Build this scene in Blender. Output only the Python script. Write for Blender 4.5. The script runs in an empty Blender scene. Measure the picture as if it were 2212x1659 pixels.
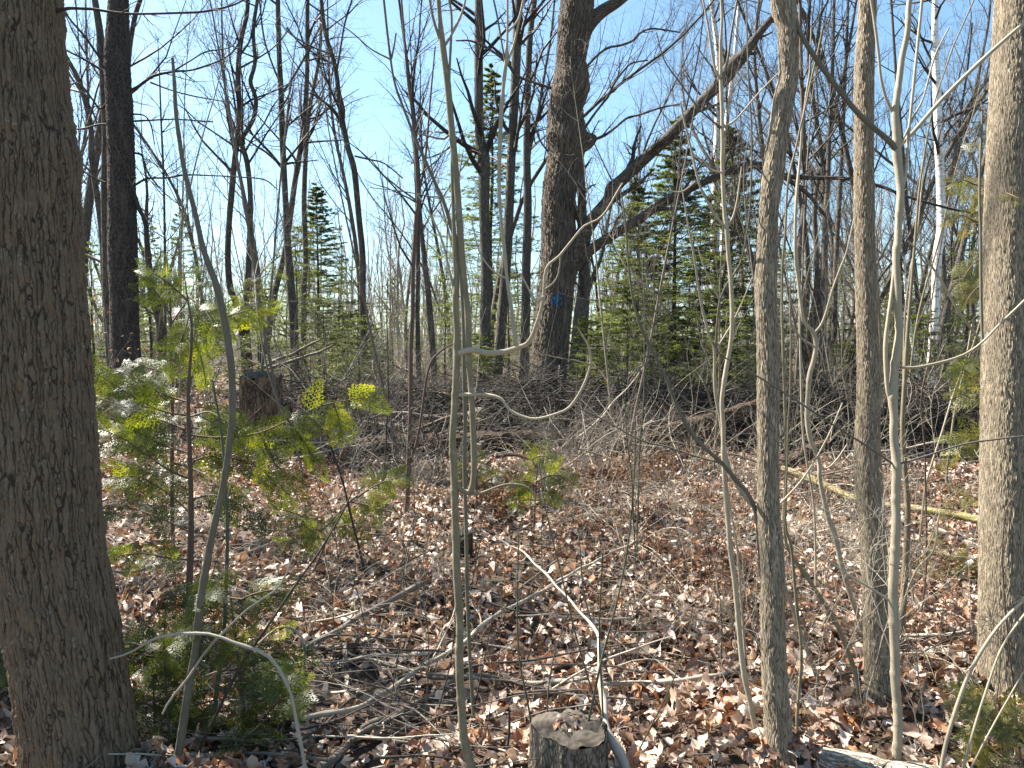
import bpy, math, random
import numpy as np
from mathutils import Matrix, Vector

RNG = np.random.default_rng(11)
SC = bpy.context.scene
COL = SC.collection
rad = math.radians

# ------------------------------------------------------------------ camera
EYE = np.array([0.0, 0.0, 1.6]); PITCH = rad(3.0)
FPX = 1580.0; CX, CY = 1106.0, 829.5           # pixels of the 2212 x 1659 view of the photograph
cam = bpy.data.cameras.new("camera"); cam.sensor_width = 36.0
cam.lens = 36.0 * FPX / 2212.0
cam.clip_start = 0.05; cam.clip_end = 2000
camo = bpy.data.objects.new("camera", cam); COL.objects.link(camo)
camo.location = EYE; camo.rotation_euler = (math.pi / 2 - PITCH, 0, 0)
SC.camera = camo

# ------------------------------------------------------------------ light
SUN_AZ, SUN_EL = rad(-58), rad(50)             # azimuth from +Y (view direction), negative = left
world = bpy.data.worlds.new("World"); SC.world = world; world.use_nodes = True
wn = world.node_tree
sky = wn.nodes.new("ShaderNodeTexSky"); sky.sky_type = 'NISHITA'; sky.sun_disc = False
sky.sun_elevation = SUN_EL; sky.sun_rotation = SUN_AZ
sky.air_density = 1.0; sky.dust_density = 1.0; sky.ozone_density = 3.0; sky.altitude = 200
tn = wn.nodes.new("ShaderNodeMix"); tn.data_type = 'RGBA'; tn.blend_type = 'MULTIPLY'; tn.inputs[0].default_value = 1
tn.inputs[7].default_value = (1.0, 1.12, 1.05, 1)
wn.links.new(sky.outputs[0], tn.inputs[6]); wn.links.new(tn.outputs[2], wn.nodes['Background'].inputs[0])
wn.nodes['Background'].inputs[1].default_value = 0.056
sl = bpy.data.lights.new("sun", 'SUN'); sl.energy = 5.0; sl.angle = rad(0.53); sl.color = (1.0, 0.94, 0.85)
so = bpy.data.objects.new("sun", sl); COL.objects.link(so)
sd = Vector((math.sin(SUN_AZ) * math.cos(SUN_EL), math.cos(SUN_AZ) * math.cos(SUN_EL), math.sin(SUN_EL)))
so.rotation_euler = sd.to_track_quat('Z', 'Y').to_euler()
SC.view_settings.view_transform = 'Standard'; SC.view_settings.look = 'None'
SC.view_settings.gamma = 1.0; SC.view_settings.exposure = 2.2
SC.render.film_transparent = False
cy = SC.cycles
cy.max_bounces = 8; cy.transparent_max_bounces = 8; cy.diffuse_bounces = 4; cy.glossy_bounces = 2; cy.transmission_bounces = 4

# ------------------------------------------------------------------ noise, ground height, pixel helpers
_perm = np.random.default_rng(5).random((256, 256))
def vnoise(x, y):
    xi = np.floor(x).astype(int); yi = np.floor(y).astype(int)
    fx = x - xi; fy = y - yi; fx = fx * fx * (3 - 2 * fx); fy = fy * fy * (3 - 2 * fy)
    g = lambda a, b: _perm[a % 256, b % 256]
    return (g(xi, yi) * (1 - fx) + g(xi + 1, yi) * fx) * (1 - fy) + (g(xi, yi + 1) * (1 - fx) + g(xi + 1, yi + 1) * fx) * fy
def fbm(x, y, o=3):
    s = 0; a = 1; t = 0
    for k in range(o):
        s = s + a * vnoise(x * 2 ** k + 13.7 * k, y * 2 ** k + 5.1 * k); t += a; a *= .5
    return s / t
def sstep(a, b, x):
    t = np.clip((x - a) / (b - a), 0, 1); return t * t * (3 - 2 * t)
def ground(x, y):
    x = np.asarray(x, float); y = np.asarray(y, float)
    z = 0.44 * sstep(3.2, 10.0, y) + 0.10 * sstep(10, 24, y)
    z = z + 0.22 * sstep(-1.0, -4.5, x) * sstep(4, 9, y)
    z = z + 0.36 * np.exp(-((y - 9.4 - .2 * np.sin(x * .8)) / .75) ** 2) * sstep(-5, -3, x)
    for (mx_, my_, mh, ms) in ((1.08, 3.0, .05, .17), (1.70, 3.42, .06, .2), (2.38, 3.55, .08, .32), (-1.52, 2.6, .10, .45), (.21, 2.62, .06, .30), (.47, 9.9, .22, .9)):
        z = z + mh * np.exp(-((x - mx_) ** 2 + (y - my_) ** 2) / ms ** 2)
    z = z + 0.9 * sstep(35, 100, y)
    near = sstep(60, 20, y)
    z = z + (fbm(x * .35 + 40, y * .35 + 40, 2) - .5) * 0.34 * near * sstep(1.5, 5, y)
    z = z + (fbm(x * 2.1, y * 2.1, 3) - .5) * 0.15 * near
    return z
def gz(x, y): return float(ground(x, y))
F = np.array([0, math.cos(PITCH), -math.sin(PITCH)]); U = np.array([0, math.sin(PITCH), math.cos(PITCH)]); R = np.array([1.0, 0, 0])
def ray(px, py): return F + (px - CX) / FPX * R + (CY - py) / FPX * U
def P(px, py, d): return EYE + d * ray(px, py)
def G(px, py, h=0.0):                           # where the ray through a pixel meets the ground (plus h)
    r = ray(px, py); ds = np.linspace(1.5, 60, 6000)
    pts = EYE[None] + ds[:, None] * r[None]
    below = pts[:, 2] < ground(pts[:, 0], pts[:, 1]) + h
    k = int(np.argmax(below)) if below.any() else len(ds) - 1
    return pts[k], float(ds[k])
def px_of(p):
    q = np.asarray(p, float) - EYE; d = q @ F
    return CX + FPX * (q @ R) / d, CY - FPX * (q @ U) / d, d

# ------------------------------------------------------------------ mesh building
def norm(v): return v / np.maximum(np.linalg.norm(v, axis=-1, keepdims=True), 1e-9)
class MB:
    def __init__(s): s.v = []; s.b = []; s.q = []; s.t = []; s.c = []; s.n = 0
    def add(s, v, q=None, t=None, b=None, c=None):
        v = np.asarray(v, float).reshape(-1, 3)
        s.v.append(v); s.b.append(np.zeros_like(v) if b is None else b.reshape(-1, 3))
        s.c.append(np.zeros(len(v)) if c is None else np.asarray(c, float).reshape(-1))
        if q is not None and len(q): s.q.append(np.asarray(q).reshape(-1, 4) + s.n)
        if t is not None and len(t): s.t.append(np.asarray(t).reshape(-1, 3) + s.n)
        s.n += len(v)
    def tubes(s, Pn, Rn, k=4, c=None, cap=False):
        Pn = np.asarray(Pn, float); Rn = np.asarray(Rn, float)
        if Pn.ndim == 2: Pn = Pn[None]; Rn = Rn[None]
        N, n, _ = Pn.shape
        if N == 0: return
        T = np.empty_like(Pn); T[:, 1:-1] = Pn[:, 2:] - Pn[:, :-2]; T[:, 0] = Pn[:, 1] - Pn[:, 0]; T[:, -1] = Pn[:, -1] - Pn[:, -2]
        T = norm(T)
        m = np.abs(T).max(1); ref = np.eye(3)[np.argmin(m, axis=1)]
        u = norm(np.cross(T, ref[:, None, :])); w = np.cross(T, u)
        a = np.linspace(0, 2 * np.pi, k, endpoint=False)
        ca, sa = np.cos(a), np.sin(a)
        V = Pn[:, :, None, :] + Rn[:, :, None, None] * (ca[None, None, :, None] * u[:, :, None, :] + sa[None, None, :, None] * w[:, :, None, :])
        L = np.concatenate([np.zeros((N, 1)), np.cumsum(np.linalg.norm(np.diff(Pn, axis=1), axis=2), axis=1)], 1)
        off = (np.arange(N) * 3.17)[:, None, None] * np.ones((1, n, k))
        r0 = Rn[:, :1, None] * np.ones((1, n, k))
        B = np.stack([ca[None, None] * r0 + off, sa[None, None] * r0 + off * 0, L[:, :, None] * np.ones((1, 1, k))], -1)
        idx = np.arange(N * n * k).reshape(N, n, k)
        nx = np.roll(idx, -1, axis=2)
        Q = np.stack([idx[:, :-1], nx[:, :-1], nx[:, 1:], idx[:, 1:]], -1).reshape(-1, 4)
        cc = None if c is None else np.broadcast_to(np.asarray(c, float).reshape(-1, 1, 1), (N, n, k))
        s.add(V, q=Q, b=B, c=cc)
        if cap:
            for e in (0, -1):
                for i in range(N):
                    ring = V[i, e]; ctr = ring.mean(0)
                    vv = np.vstack([ring, ctr]); j = np.arange(k)
                    tr = np.stack([j, np.roll(j, -1), np.full(k, k)], -1)
                    if e == 0: tr = tr[:, ::-1]
                    s.add(vv, t=tr, b=np.vstack([B[i, e], B[i, e].mean(0)]))
    def build(s, name, mat, parent=None, origin=(0, 0, 0), smooth=True):
        me = bpy.data.meshes.new(name)
        v = np.concatenate(s.v) - np.asarray(origin, float); b = np.concatenate(s.b); c = np.concatenate(s.c)
        q = np.concatenate(s.q) if s.q else np.zeros((0, 4), int); t = np.concatenate(s.t) if s.t else np.zeros((0, 3), int)
        me.vertices.add(len(v)); me.vertices.foreach_set("co", v.astype(np.float32).ravel())
        nl = len(q) * 4 + len(t) * 3
        me.loops.add(nl); me.loops.foreach_set("vertex_index", np.concatenate([q.ravel(), t.ravel()]).astype(np.int32))
        me.polygons.add(len(q) + len(t))
        ls = np.concatenate([np.arange(len(q)) * 4, len(q) * 4 + np.arange(len(t)) * 3]).astype(np.int32)
        me.polygons.foreach_set("loop_start", ls)
        me.polygons.foreach_set("use_smooth", np.full(len(q) + len(t), smooth))
        me.update(calc_edges=True)
        at = me.attributes.new("bark", 'FLOAT_VECTOR', 'POINT'); at.data.foreach_set("vector", b.astype(np.float32).ravel())
        at = me.attributes.new("tint", 'FLOAT', 'POINT'); at.data.foreach_set("value", c.astype(np.float32))
        me.materials.append(mat)
        o = bpy.data.objects.new(name, me); COL.objects.link(o)
        if parent is not None: o.parent = parent
        else: o.location = origin
        return o

def empty(name, loc, label=None, cat=None, group=None):
    o = bpy.data.objects.new(name, None); COL.objects.link(o); o.location = tuple(float(a) for a in loc); o.empty_display_size = .2
    if label: tag(o, label, cat, group)
    return o
def tag(o, label=None, cat=None, group=None, kind=None):
    if label: o["label"] = label
    if cat: o["category"] = cat
    if group: o["group"] = group
    if kind: o["kind"] = kind
    return o
def copy_tree(o, parent=None):
    c = o.copy(); COL.objects.link(c)
    if parent is not None: c.parent = parent
    for ch in list(o.children): copy_tree(ch, c)
    return c

def cr(pts, step):                               # Catmull-Rom resample of (x,y,z,r...) rows
    p = np.asarray(pts, float)
    if len(p) == 2: p = np.array([p[0], (p[0] + p[1]) / 2, p[1]])
    q = np.vstack([2 * p[0] - p[1], p, 2 * p[-1] - p[-2]]); out = []
    for i in range(1, len(q) - 2):
        L = np.linalg.norm(q[i + 1, :3] - q[i, :3]); n = max(1, int(math.ceil(L / step)))
        t = (np.arange(n) / n)[:, None]
        a, b, c, d = q[i - 1], q[i], q[i + 1], q[i + 2]
        out.append(.5 * ((2 * b) + (c - a) * t + (2 * a - 5 * b + 4 * c - d) * t ** 2 + (-a + 3 * b - 3 * c + d) * t ** 3))
    out.append(q[-2][None]); return np.vstack(out)
def wob(n, amp, rng, freq=.25):
    x = np.arange(n) * freq + rng.random() * 99
    return (vnoise(x, np.full(n, rng.random() * 50)) - .5) * 2 * amp
def trace(px, d, step=.06, wobble=.0, d1=None, rng=RNG, dz=None):
    """pixel polyline rows (x, y, width) at depth d (to d1 at the far end) -> world points + radii"""
    px = np.asarray(px, float); n = len(px)
    ds = np.linspace(d, d if d1 is None else d1, n)
    if dz is not None: ds = ds + np.asarray(dz)
    rows = [np.append(P(a, b, e), w / 2 * e / FPX) for (a, b, w), e in zip(px, ds)]
    c = cr(rows, step)
    if wobble: c[:, 1] += wob(len(c), wobble, rng) * np.linspace(0, 1, len(c)) ** .3
    c[:, 3] = np.maximum(c[:, 3], .0006)
    return c[:, :3], c[:, 3]
def resamp(p, r, n):
    L = np.concatenate([[0], np.cumsum(np.linalg.norm(np.diff(p, axis=0), axis=1))]); t = np.linspace(0, L[-1], n)
    return np.stack([np.interp(t, L, p[:, i]) for i in range(3)], 1), np.interp(t, L, r)

def spawn(Pp, Rp, m, t0, t1, lr, ang, n, wig, up, rr, rng, minr=.0008, tipf=.25, taper=.5, absL=None):
    """m children on each parent polyline; all vectorised. Pp (N,n0,3), Rp (N,n0)"""
    N, n0, _ = Pp.shape
    pi = np.repeat(np.arange(N), m); K = len(pi)
    t = t0 + (t1 - t0) * rng.random(K); f = t * (n0 - 1); i = np.minimum(f.astype(int), n0 - 2); fr = (f - i)[:, None]
    base = Pp[pi, i] * (1 - fr) + Pp[pi, i + 1] * fr
    r0 = Rp[pi, i] * (1 - fr[:, 0]) + Rp[pi, i + 1] * fr[:, 0]
    tan = norm(Pp[pi, i + 1] - Pp[pi, i])
    PL = np.linalg.norm(np.diff(Pp, axis=1), axis=2).sum(1)[pi]
    rnd = rng.normal(size=(K, 3)); perp = norm(rnd - (rnd * tan).sum(1, keepdims=True) * tan)
    A = np.radians(ang[0] + (ang[1] - ang[0]) * rng.random(K))[:, None]
    d = norm(np.cos(A) * tan + np.sin(A) * perp)
    L = (PL * lr if absL is None else np.full(K, absL)) * (1 - taper * (t - t0) / max(1e-6, t1 - t0)) * rng.uniform(.6, 1.25, K)
    out = np.empty((K, n, 3)); out[:, 0] = base; p = base.copy()
    for k in range(1, n):
        d = norm(d + rng.normal(size=(K, 3)) * wig + np.array([0, 0, up]))
        p = p + d * (L / (n - 1))[:, None]; out[:, k] = p
    rb = np.maximum(r0 * rr, minr); rads = rb[:, None] * np.linspace(1, tipf, n)[None]
    return out, np.maximum(rads, minr * .6)

# ------------------------------------------------------------------ materials
def newmat(name):
    m = bpy.data.materials.new(name); m.use_nodes = True
    nt = m.node_tree; return m, nt, nt.nodes['Principled BSDF']
def nd(nt, t, **kw):
    n = nt.nodes.new(t)
    for k, v in kw.items():
        if isinstance(k, str) and hasattr(n, k): setattr(n, k, v)
    return n
def ln(nt, a, b): nt.links.new(a, b)
def attrv(nt, scale, name="bark"):
    a = nd(nt, "ShaderNodeAttribute"); a.attribute_name = name
    m = nd(nt, "ShaderNodeVectorMath", operation='MULTIPLY'); ln(nt, a.outputs['Vector'], m.inputs[0]); m.inputs[1].default_value = scale
    return m.outputs[0]
def ramp(nt, src, stops):
    r = nd(nt, "ShaderNodeValToRGB"); e = r.color_ramp.elements
    while len(e) < len(stops): e.new(.5)
    for x, (p, c) in zip(e, stops):
        x.position = p; x.color = (*c, 1) if len(c) == 3 else c
    ln(nt, src, r.inputs[0]); return r.outputs[0]
def mixc(nt, f, a, b, mode='MIX'):
    m = nd(nt, "ShaderNodeMix"); m.data_type = 'RGBA'; m.blend_type = mode
    for s, v in ((m.inputs[0], f), (m.inputs[6], a), (m.inputs[7], b)):
        if hasattr(v, "links"): ln(nt, v, s)
        else: s.default_value = v if not isinstance(v, tuple) else ((*v, 1) if len(v) == 3 else v)
    return m.outputs[2]
def math_(nt, op, a, b=None, clamp=False):
    m = nd(nt, "ShaderNodeMath", operation=op); m.use_clamp = clamp
    for i, v in enumerate((a, b)):
        if v is None: continue
        if hasattr(v, "links"): ln(nt, v, m.inputs[i])
        else: m.inputs[i].default_value = v
    return m.outputs[0]
def noise(nt, vec, sc, det=4, rough=.6):
    n = nd(nt, "ShaderNodeTexNoise"); n.inputs['Scale'].default_value = sc; n.inputs['Detail'].default_value = det; n.inputs['Roughness'].default_value = rough
    if vec is not None: ln(nt, vec, n.inputs['Vector'])
    return n

def bark_ridged(name, cols, cell=(.02, .1), crack=.16, disp=.006, patch=None, lichen=None, real=True, rough=.9, moss=None):
    """bark of plates with furrows between, in straightened-trunk coordinates"""
    m, nt, bs = newmat(name)
    v0 = attrv(nt, (1, 1, 1))
    nz = noise(nt, v0, 14, 3); nsub = nd(nt, "ShaderNodeVectorMath", operation='SUBTRACT'); ln(nt, nz.outputs['Color'], nsub.inputs[0]); nsub.inputs[1].default_value = (.5, .5, .5)
    nsc = nd(nt, "ShaderNodeVectorMath", operation='MULTIPLY'); ln(nt, nsub.outputs[0], nsc.inputs[0]); nsc.inputs[1].default_value = (cell[0] * 2.0, cell[0] * 2.0, cell[0] * 4)
    va = nd(nt, "ShaderNodeVectorMath", operation='ADD'); ln(nt, v0, va.inputs[0]); ln(nt, nsc.outputs[0], va.inputs[1])
    vs = nd(nt, "ShaderNodeVectorMath", operation='MULTIPLY'); ln(nt, va.outputs[0], vs.inputs[0]); vs.inputs[1].default_value = (1 / cell[0], 1 / cell[0], 1 / cell[1])
    vo = nd(nt, "ShaderNodeTexVoronoi", feature='DISTANCE_TO_EDGE'); vo.inputs['Scale'].default_value = 1; ln(nt, vs.outputs[0], vo.inputs['Vector'])
    vc = nd(nt, "ShaderNodeTexVoronoi", feature='F1'); vc.inputs['Scale'].default_value = 1; ln(nt, vs.outputs[0], vc.inputs['Vector'])
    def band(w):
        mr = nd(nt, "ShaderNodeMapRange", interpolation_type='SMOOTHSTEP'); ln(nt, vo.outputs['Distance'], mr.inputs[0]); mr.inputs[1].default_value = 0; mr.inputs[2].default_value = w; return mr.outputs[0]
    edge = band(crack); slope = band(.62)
    brk = noise(nt, attrv(nt, (1, 1, .3)), .45 / cell[0], 3); brkm = ramp(nt, brk.outputs[0], [(.34, (0, 0, 0)), (.5, (1, 1, 1))])
    fine = noise(nt, attrv(nt, (1, 1, .35)), 160, 5, .7); mid = noise(nt, attrv(nt, (1, 1, .4)), 30, 4)
    big = noise(nt, v0, 4, 3)
    c = mixc(nt, ramp(nt, mid.outputs[0], [(.3, (0, 0, 0)), (.7, (1, 1, 1))]), cols[1], cols[2])
    sep = nd(nt, "ShaderNodeSeparateColor"); ln(nt, vc.outputs['Color'], sep.inputs[0])
    c = mixc(nt, math_(nt, 'MULTIPLY', sep.outputs[0], .45), c, cols[3])
    c = mixc(nt, ramp(nt, fine.outputs[0], [(.35, (0, 0, 0)), (.75, (.6, .6, .6))]), c, tuple(min(1, x * 1.45) for x in cols[2]))
    if patch: c = mixc(nt, ramp(nt, big.outputs[0], [(.56, (0, 0, 0)), (.68, (.6, .6, .6))]), c, patch)
    if lichen:
        li = noise(nt, v0, 55, 4); c = mixc(nt, ramp(nt, li.outputs[0], [(.63, (0, 0, 0)), (.68, (.8, .8, .8))]), c, lichen)
    if moss:
        li = noise(nt, v0, 6, 5); c = mixc(nt, ramp(nt, li.outputs[0], [(.48, (0, 0, 0)), (.6, (.7, .7, .7))]), c, moss)
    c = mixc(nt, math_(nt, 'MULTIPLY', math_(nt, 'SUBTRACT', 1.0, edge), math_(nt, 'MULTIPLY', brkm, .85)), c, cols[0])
    ln(nt, c, bs.inputs['Base Color']); bs.inputs['Roughness'].default_value = rough; bs.inputs['Specular IOR Level'].default_value = .25
    h = math_(nt, 'ADD', math_(nt, 'MULTIPLY', math_(nt, 'MULTIPLY', slope, math_(nt, 'ADD', math_(nt, 'MULTIPLY', brkm, .6), .4)), .75), math_(nt, 'MULTIPLY', mid.outputs[0], .6))
    h = math_(nt, 'ADD', h, math_(nt, 'MULTIPLY', sep.outputs[1], .25))
    h2 = math_(nt, 'ADD', h, math_(nt, 'MULTIPLY', fine.outputs[0], .3))
    if real:
        dn = nd(nt, "ShaderNodeDisplacement"); ln(nt, h2, dn.inputs['Height']); dn.inputs['Midlevel'].default_value = .7; dn.inputs['Scale'].default_value = disp
        ln(nt, dn.outputs[0], nt.nodes['Material Output'].inputs['Displacement']); m.displacement_method = 'BOTH'
    else:
        bp = nd(nt, "ShaderNodeBump"); bp.inputs['Distance'].default_value = disp; bp.inputs['Strength'].default_value = 1; ln(nt, h2, bp.inputs['Height']); ln(nt, bp.outputs[0], bs.inputs['Normal'])
    return m

def bark_smooth(name, a, b, ring=None, spots=None, bump=.0006, rough=.75):
    m, nt, bs = newmat(name)
    v = attrv(nt, (1, 1, .35)); n1 = noise(nt, v, 45, 4); n2 = noise(nt, attrv(nt, (.2, .2, 1)), 120, 3)
    c = mixc(nt, ramp(nt, n1.outputs[0], [(.3, (0, 0, 0)), (.7, (1, 1, 1))]), a, b)
    c = mixc(nt, ramp(nt, n2.outputs[0], [(.58, (0, 0, 0)), (.72, (.5, .5, .5))]), c, ring or tuple(x * .6 for x in a))
    if spots:
        n3 = noise(nt, attrv(nt, (1, 1, .8)), 25, 3); c = mixc(nt, ramp(nt, n3.outputs[0], [(.56, (0, 0, 0)), (.66, (.75, .75, .75))]), c, spots)
    oi = nd(nt, "ShaderNodeObjectInfo"); c = mixc(nt, math_(nt, 'MULTIPLY', oi.outputs['Random'], .35), c, tuple(x * .55 for x in a))
    ln(nt, c, bs.inputs['Base Color']); bs.inputs['Roughness'].default_value = rough; bs.inputs['Specular IOR Level'].default_value = .35
    bp = nd(nt, "ShaderNodeBump"); bp.inputs['Distance'].default_value = bump; ln(nt, math_(nt, 'ADD', n1.outputs[0], n2.outputs[0]), bp.inputs['Height']); ln(nt, bp.outputs[0], bs.inputs['Normal'])
    return m

M = {}
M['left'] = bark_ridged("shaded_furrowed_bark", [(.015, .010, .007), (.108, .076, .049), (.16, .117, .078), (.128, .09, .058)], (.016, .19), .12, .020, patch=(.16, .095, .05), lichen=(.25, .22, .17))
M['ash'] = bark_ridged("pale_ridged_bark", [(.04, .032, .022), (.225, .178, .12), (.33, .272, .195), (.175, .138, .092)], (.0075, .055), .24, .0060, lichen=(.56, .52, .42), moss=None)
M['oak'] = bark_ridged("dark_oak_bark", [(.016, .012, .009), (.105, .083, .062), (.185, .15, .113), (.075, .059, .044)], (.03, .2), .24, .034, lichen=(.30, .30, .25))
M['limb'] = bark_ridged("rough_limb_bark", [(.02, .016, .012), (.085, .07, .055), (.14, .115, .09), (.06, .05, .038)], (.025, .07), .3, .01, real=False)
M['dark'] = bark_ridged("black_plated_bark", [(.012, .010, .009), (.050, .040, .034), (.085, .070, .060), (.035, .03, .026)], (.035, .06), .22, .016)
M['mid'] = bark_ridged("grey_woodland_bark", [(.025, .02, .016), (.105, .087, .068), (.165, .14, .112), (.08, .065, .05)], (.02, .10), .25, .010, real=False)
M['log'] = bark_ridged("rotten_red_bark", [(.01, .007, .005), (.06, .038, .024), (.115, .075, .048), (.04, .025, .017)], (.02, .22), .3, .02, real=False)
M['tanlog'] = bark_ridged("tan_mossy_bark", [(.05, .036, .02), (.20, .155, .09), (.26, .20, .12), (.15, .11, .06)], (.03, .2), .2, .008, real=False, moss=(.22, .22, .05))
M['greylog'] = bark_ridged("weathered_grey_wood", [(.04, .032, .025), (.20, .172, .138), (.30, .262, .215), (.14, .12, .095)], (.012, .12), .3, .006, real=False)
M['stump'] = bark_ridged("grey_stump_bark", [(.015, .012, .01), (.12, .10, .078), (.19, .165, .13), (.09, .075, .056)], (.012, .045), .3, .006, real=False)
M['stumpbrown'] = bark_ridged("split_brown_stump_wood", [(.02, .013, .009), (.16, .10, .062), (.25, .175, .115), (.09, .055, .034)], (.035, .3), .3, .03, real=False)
M['palelog'] = bark_ridged("pale_weathered_wood", [(.06, .045, .032), (.36, .31, .24), (.50, .44, .35), (.27, .22, .165)], (.010, .14), .3, .008, real=False)  # paler copy of the grey log wood, sunlight painted into its colour
M['sap'] = bark_smooth("olive_sapling_bark", (.17, .14, .082), (.24, .20, .125), ring=(.12, .10, .06), spots=(.30, .265, .19))
M['sapgrey'] = bark_smooth("grey_green_sapling_bark", (.105, .09, .062), (.16, .142, .10), ring=(.09, .085, .06))
M['sappale'] = bark_smooth("pale_maple_bark", (.30, .25, .17), (.40, .345, .25), ring=(.22, .17, .11))
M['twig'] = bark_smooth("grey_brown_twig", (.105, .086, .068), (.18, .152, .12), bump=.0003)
M['fartwig'] = bark_smooth("far_grey_twig", (.19, .165, .14), (.28, .25, .22), bump=.0003)  # far twigs paled, distance haze painted into their colour
M['twigpale'] = bark_smooth("pale_twig", (.32, .275, .21), (.43, .38, .30), bump=.0003)
M['twigdark'] = bark_smooth("dark_twig", (.030, .023, .018), (.062, .049, .038), bump=.0003)
M['shoot'] = bark_smooth("dark_green_shoot", (.06, .066, .04), (.10, .105, .068), bump=.0003)
M['red'] = bark_smooth("red_brown_bark", (.085, .052, .036), (.13, .085, .062), ring=(.05, .03, .02))
def birch():
    m, nt, bs = newmat("white_birch_bark")
    n = noise(nt, attrv(nt, (1.2, 1.2, 9)), 4.5, 4, .7); c = mixc(nt, ramp(nt, n.outputs[0], [(.56, (0, 0, 0)), (.62, (1, 1, 1))]), (.80, .77, .71), (.06, .05, .045))
    n2 = noise(nt, attrv(nt, (1, 1, 1)), 2.0, 3); c = mixc(nt, ramp(nt, n2.outputs[0], [(.55, (0, 0, 0)), (.7, (.6, .6, .6))]), c, (.40, .34, .28))
    ln(nt, c, bs.inputs['Base Color']); bs.inputs['Roughness'].default_value = .7; return m
M['birch'] = birch()
def foliage(name, a, b, c3, trans=.35, rough=.5, spec=.5, tm=(2.3, 2.2, .5)):
    m, nt, bs = newmat(name)
    at = nd(nt, "ShaderNodeAttribute"); at.attribute_name = "tint"
    c = ramp(nt, at.outputs['Fac'], [(0, a), (.6, b), (1, c3)])
    ln(nt, c, bs.inputs['Base Color']); bs.inputs['Roughness'].default_value = rough; bs.inputs['Specular IOR Level'].default_value = spec
    tr = nd(nt, "ShaderNodeBsdfTranslucent"); ln(nt, mixc(nt, 1.0, c, tm, 'MULTIPLY'), tr.inputs[0])
    mx = nd(nt, "ShaderNodeMixShader"); mx.inputs[0].default_value = trans
    ln(nt, bs.outputs[0], mx.inputs[1]); ln(nt, tr.outputs[0], mx.inputs[2]); ln(nt, mx.outputs[0], nt.nodes['Material Output'].inputs[0])
    return m
M['cedar'] = foliage("cedar_spray", (.032, .044, .016), (.085, .108, .018), (.20, .215, .018), .52, .42)
M['cedaryellow'] = foliage("yellowed_cedar_spray", (.09, .10, .025), (.17, .15, .045), (.28, .22, .09), .3, .5)
M['fir'] = foliage("fir_needles", (.045, .062, .026), (.085, .11, .036), (.17, .185, .06), .4, .45)
M['fern'] = foliage("dead_fern", (.11, .058, .036), (.19, .105, .062), (.33, .20, .125), .2, .7, .2, (1.1, .9, .6))
M['leafy'] = foliage("tan_beech_leaf", (.20, .11, .075), (.32, .20, .14), (.46, .34, .26), .25, .6, .3, (1.1, .9, .7))
def litter():
    m, nt, bs = newmat("dead_leaf")
    at = nd(nt, "ShaderNodeAttribute"); at.attribute_name = "tint"
    c = ramp(nt, at.outputs['Fac'], [(0, (.09, .055, .04)), (.18, (.19, .12, .085)), (.36, (.33, .215, .15)), (.5, (.42, .31, .23)), (.68, (.56, .455, .36)), (.85, (.72, .64, .56)), (.93, (.34, .15, .07)), (1, (.46, .23, .11))])
    tc = nd(nt, "ShaderNodeTexCoord"); n = noise(nt, tc.outputs['Object'], 55, 3)
    c = mixc(nt, ramp(nt, n.outputs[0], [(.4, (0, 0, 0)), (.75, (.55, .55, .55))]), c, mixc(nt, 1.0, c, (.55, .5, .45), 'MULTIPLY'))
    ln(nt, c, bs.inputs['Base Color']); bs.inputs['Roughness'].default_value = .5; bs.inputs['Specular IOR Level'].default_value = .45
    tr = nd(nt, "ShaderNodeBsdfTranslucent"); ln(nt, mixc(nt, 1.0, c, (1.15, .92, .68), 'MULTIPLY'), tr.inputs[0])
    mx = nd(nt, "ShaderNodeMixShader"); mx.inputs[0].default_value = .16
    ln(nt, bs.outputs[0], mx.inputs[1]); ln(nt, tr.outputs[0], mx.inputs[2]); ln(nt, mx.outputs[0], nt.nodes['Material Output'].inputs[0]); return m
M['litter'] = litter()
def soil():
    m, nt, bs = newmat("forest_floor")
    tc = nd(nt, "ShaderNodeTexCoord")
    vo = nd(nt, "ShaderNodeTexVoronoi"); vo.inputs['Scale'].default_value = 13; ln(nt, tc.outputs['Object'], vo.inputs['Vector'])
    sp = nd(nt, "ShaderNodeSeparateColor"); ln(nt, vo.outputs['Color'], sp.inputs[0])
    c = ramp(nt, sp.outputs[0], [(0, (.022, .015, .010)), (.45, (.06, .038, .026)), (.8, (.13, .085, .06)), (1, (.22, .16, .12))])
    n = noise(nt, tc.outputs['Object'], 9, 6, .7); c = mixc(nt, ramp(nt, n.outputs[0], [(.35, (0, 0, 0)), (.6, (.8, .8, .8))]), c, (.07, .045, .03))
    n2 = noise(nt, tc.outputs['Object'], .35, 3); c = mixc(nt, ramp(nt, n2.outputs[0], [(.5, (0, 0, 0)), (.68, (.5, .5, .5))]), c, (.07, .085, .03))
    ln(nt, c, bs.inputs['Base Color']); bs.inputs['Roughness'].default_value = .95
    bp = nd(nt, "ShaderNodeBump"); bp.inputs['Distance'].default_value = .03; ln(nt, math_(nt, 'ADD', vo.outputs['Distance'], n.outputs[0]), bp.inputs['Height']); ln(nt, bp.outputs[0], bs.inputs['Normal'])
    return m
M['soil'] = soil()
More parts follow.
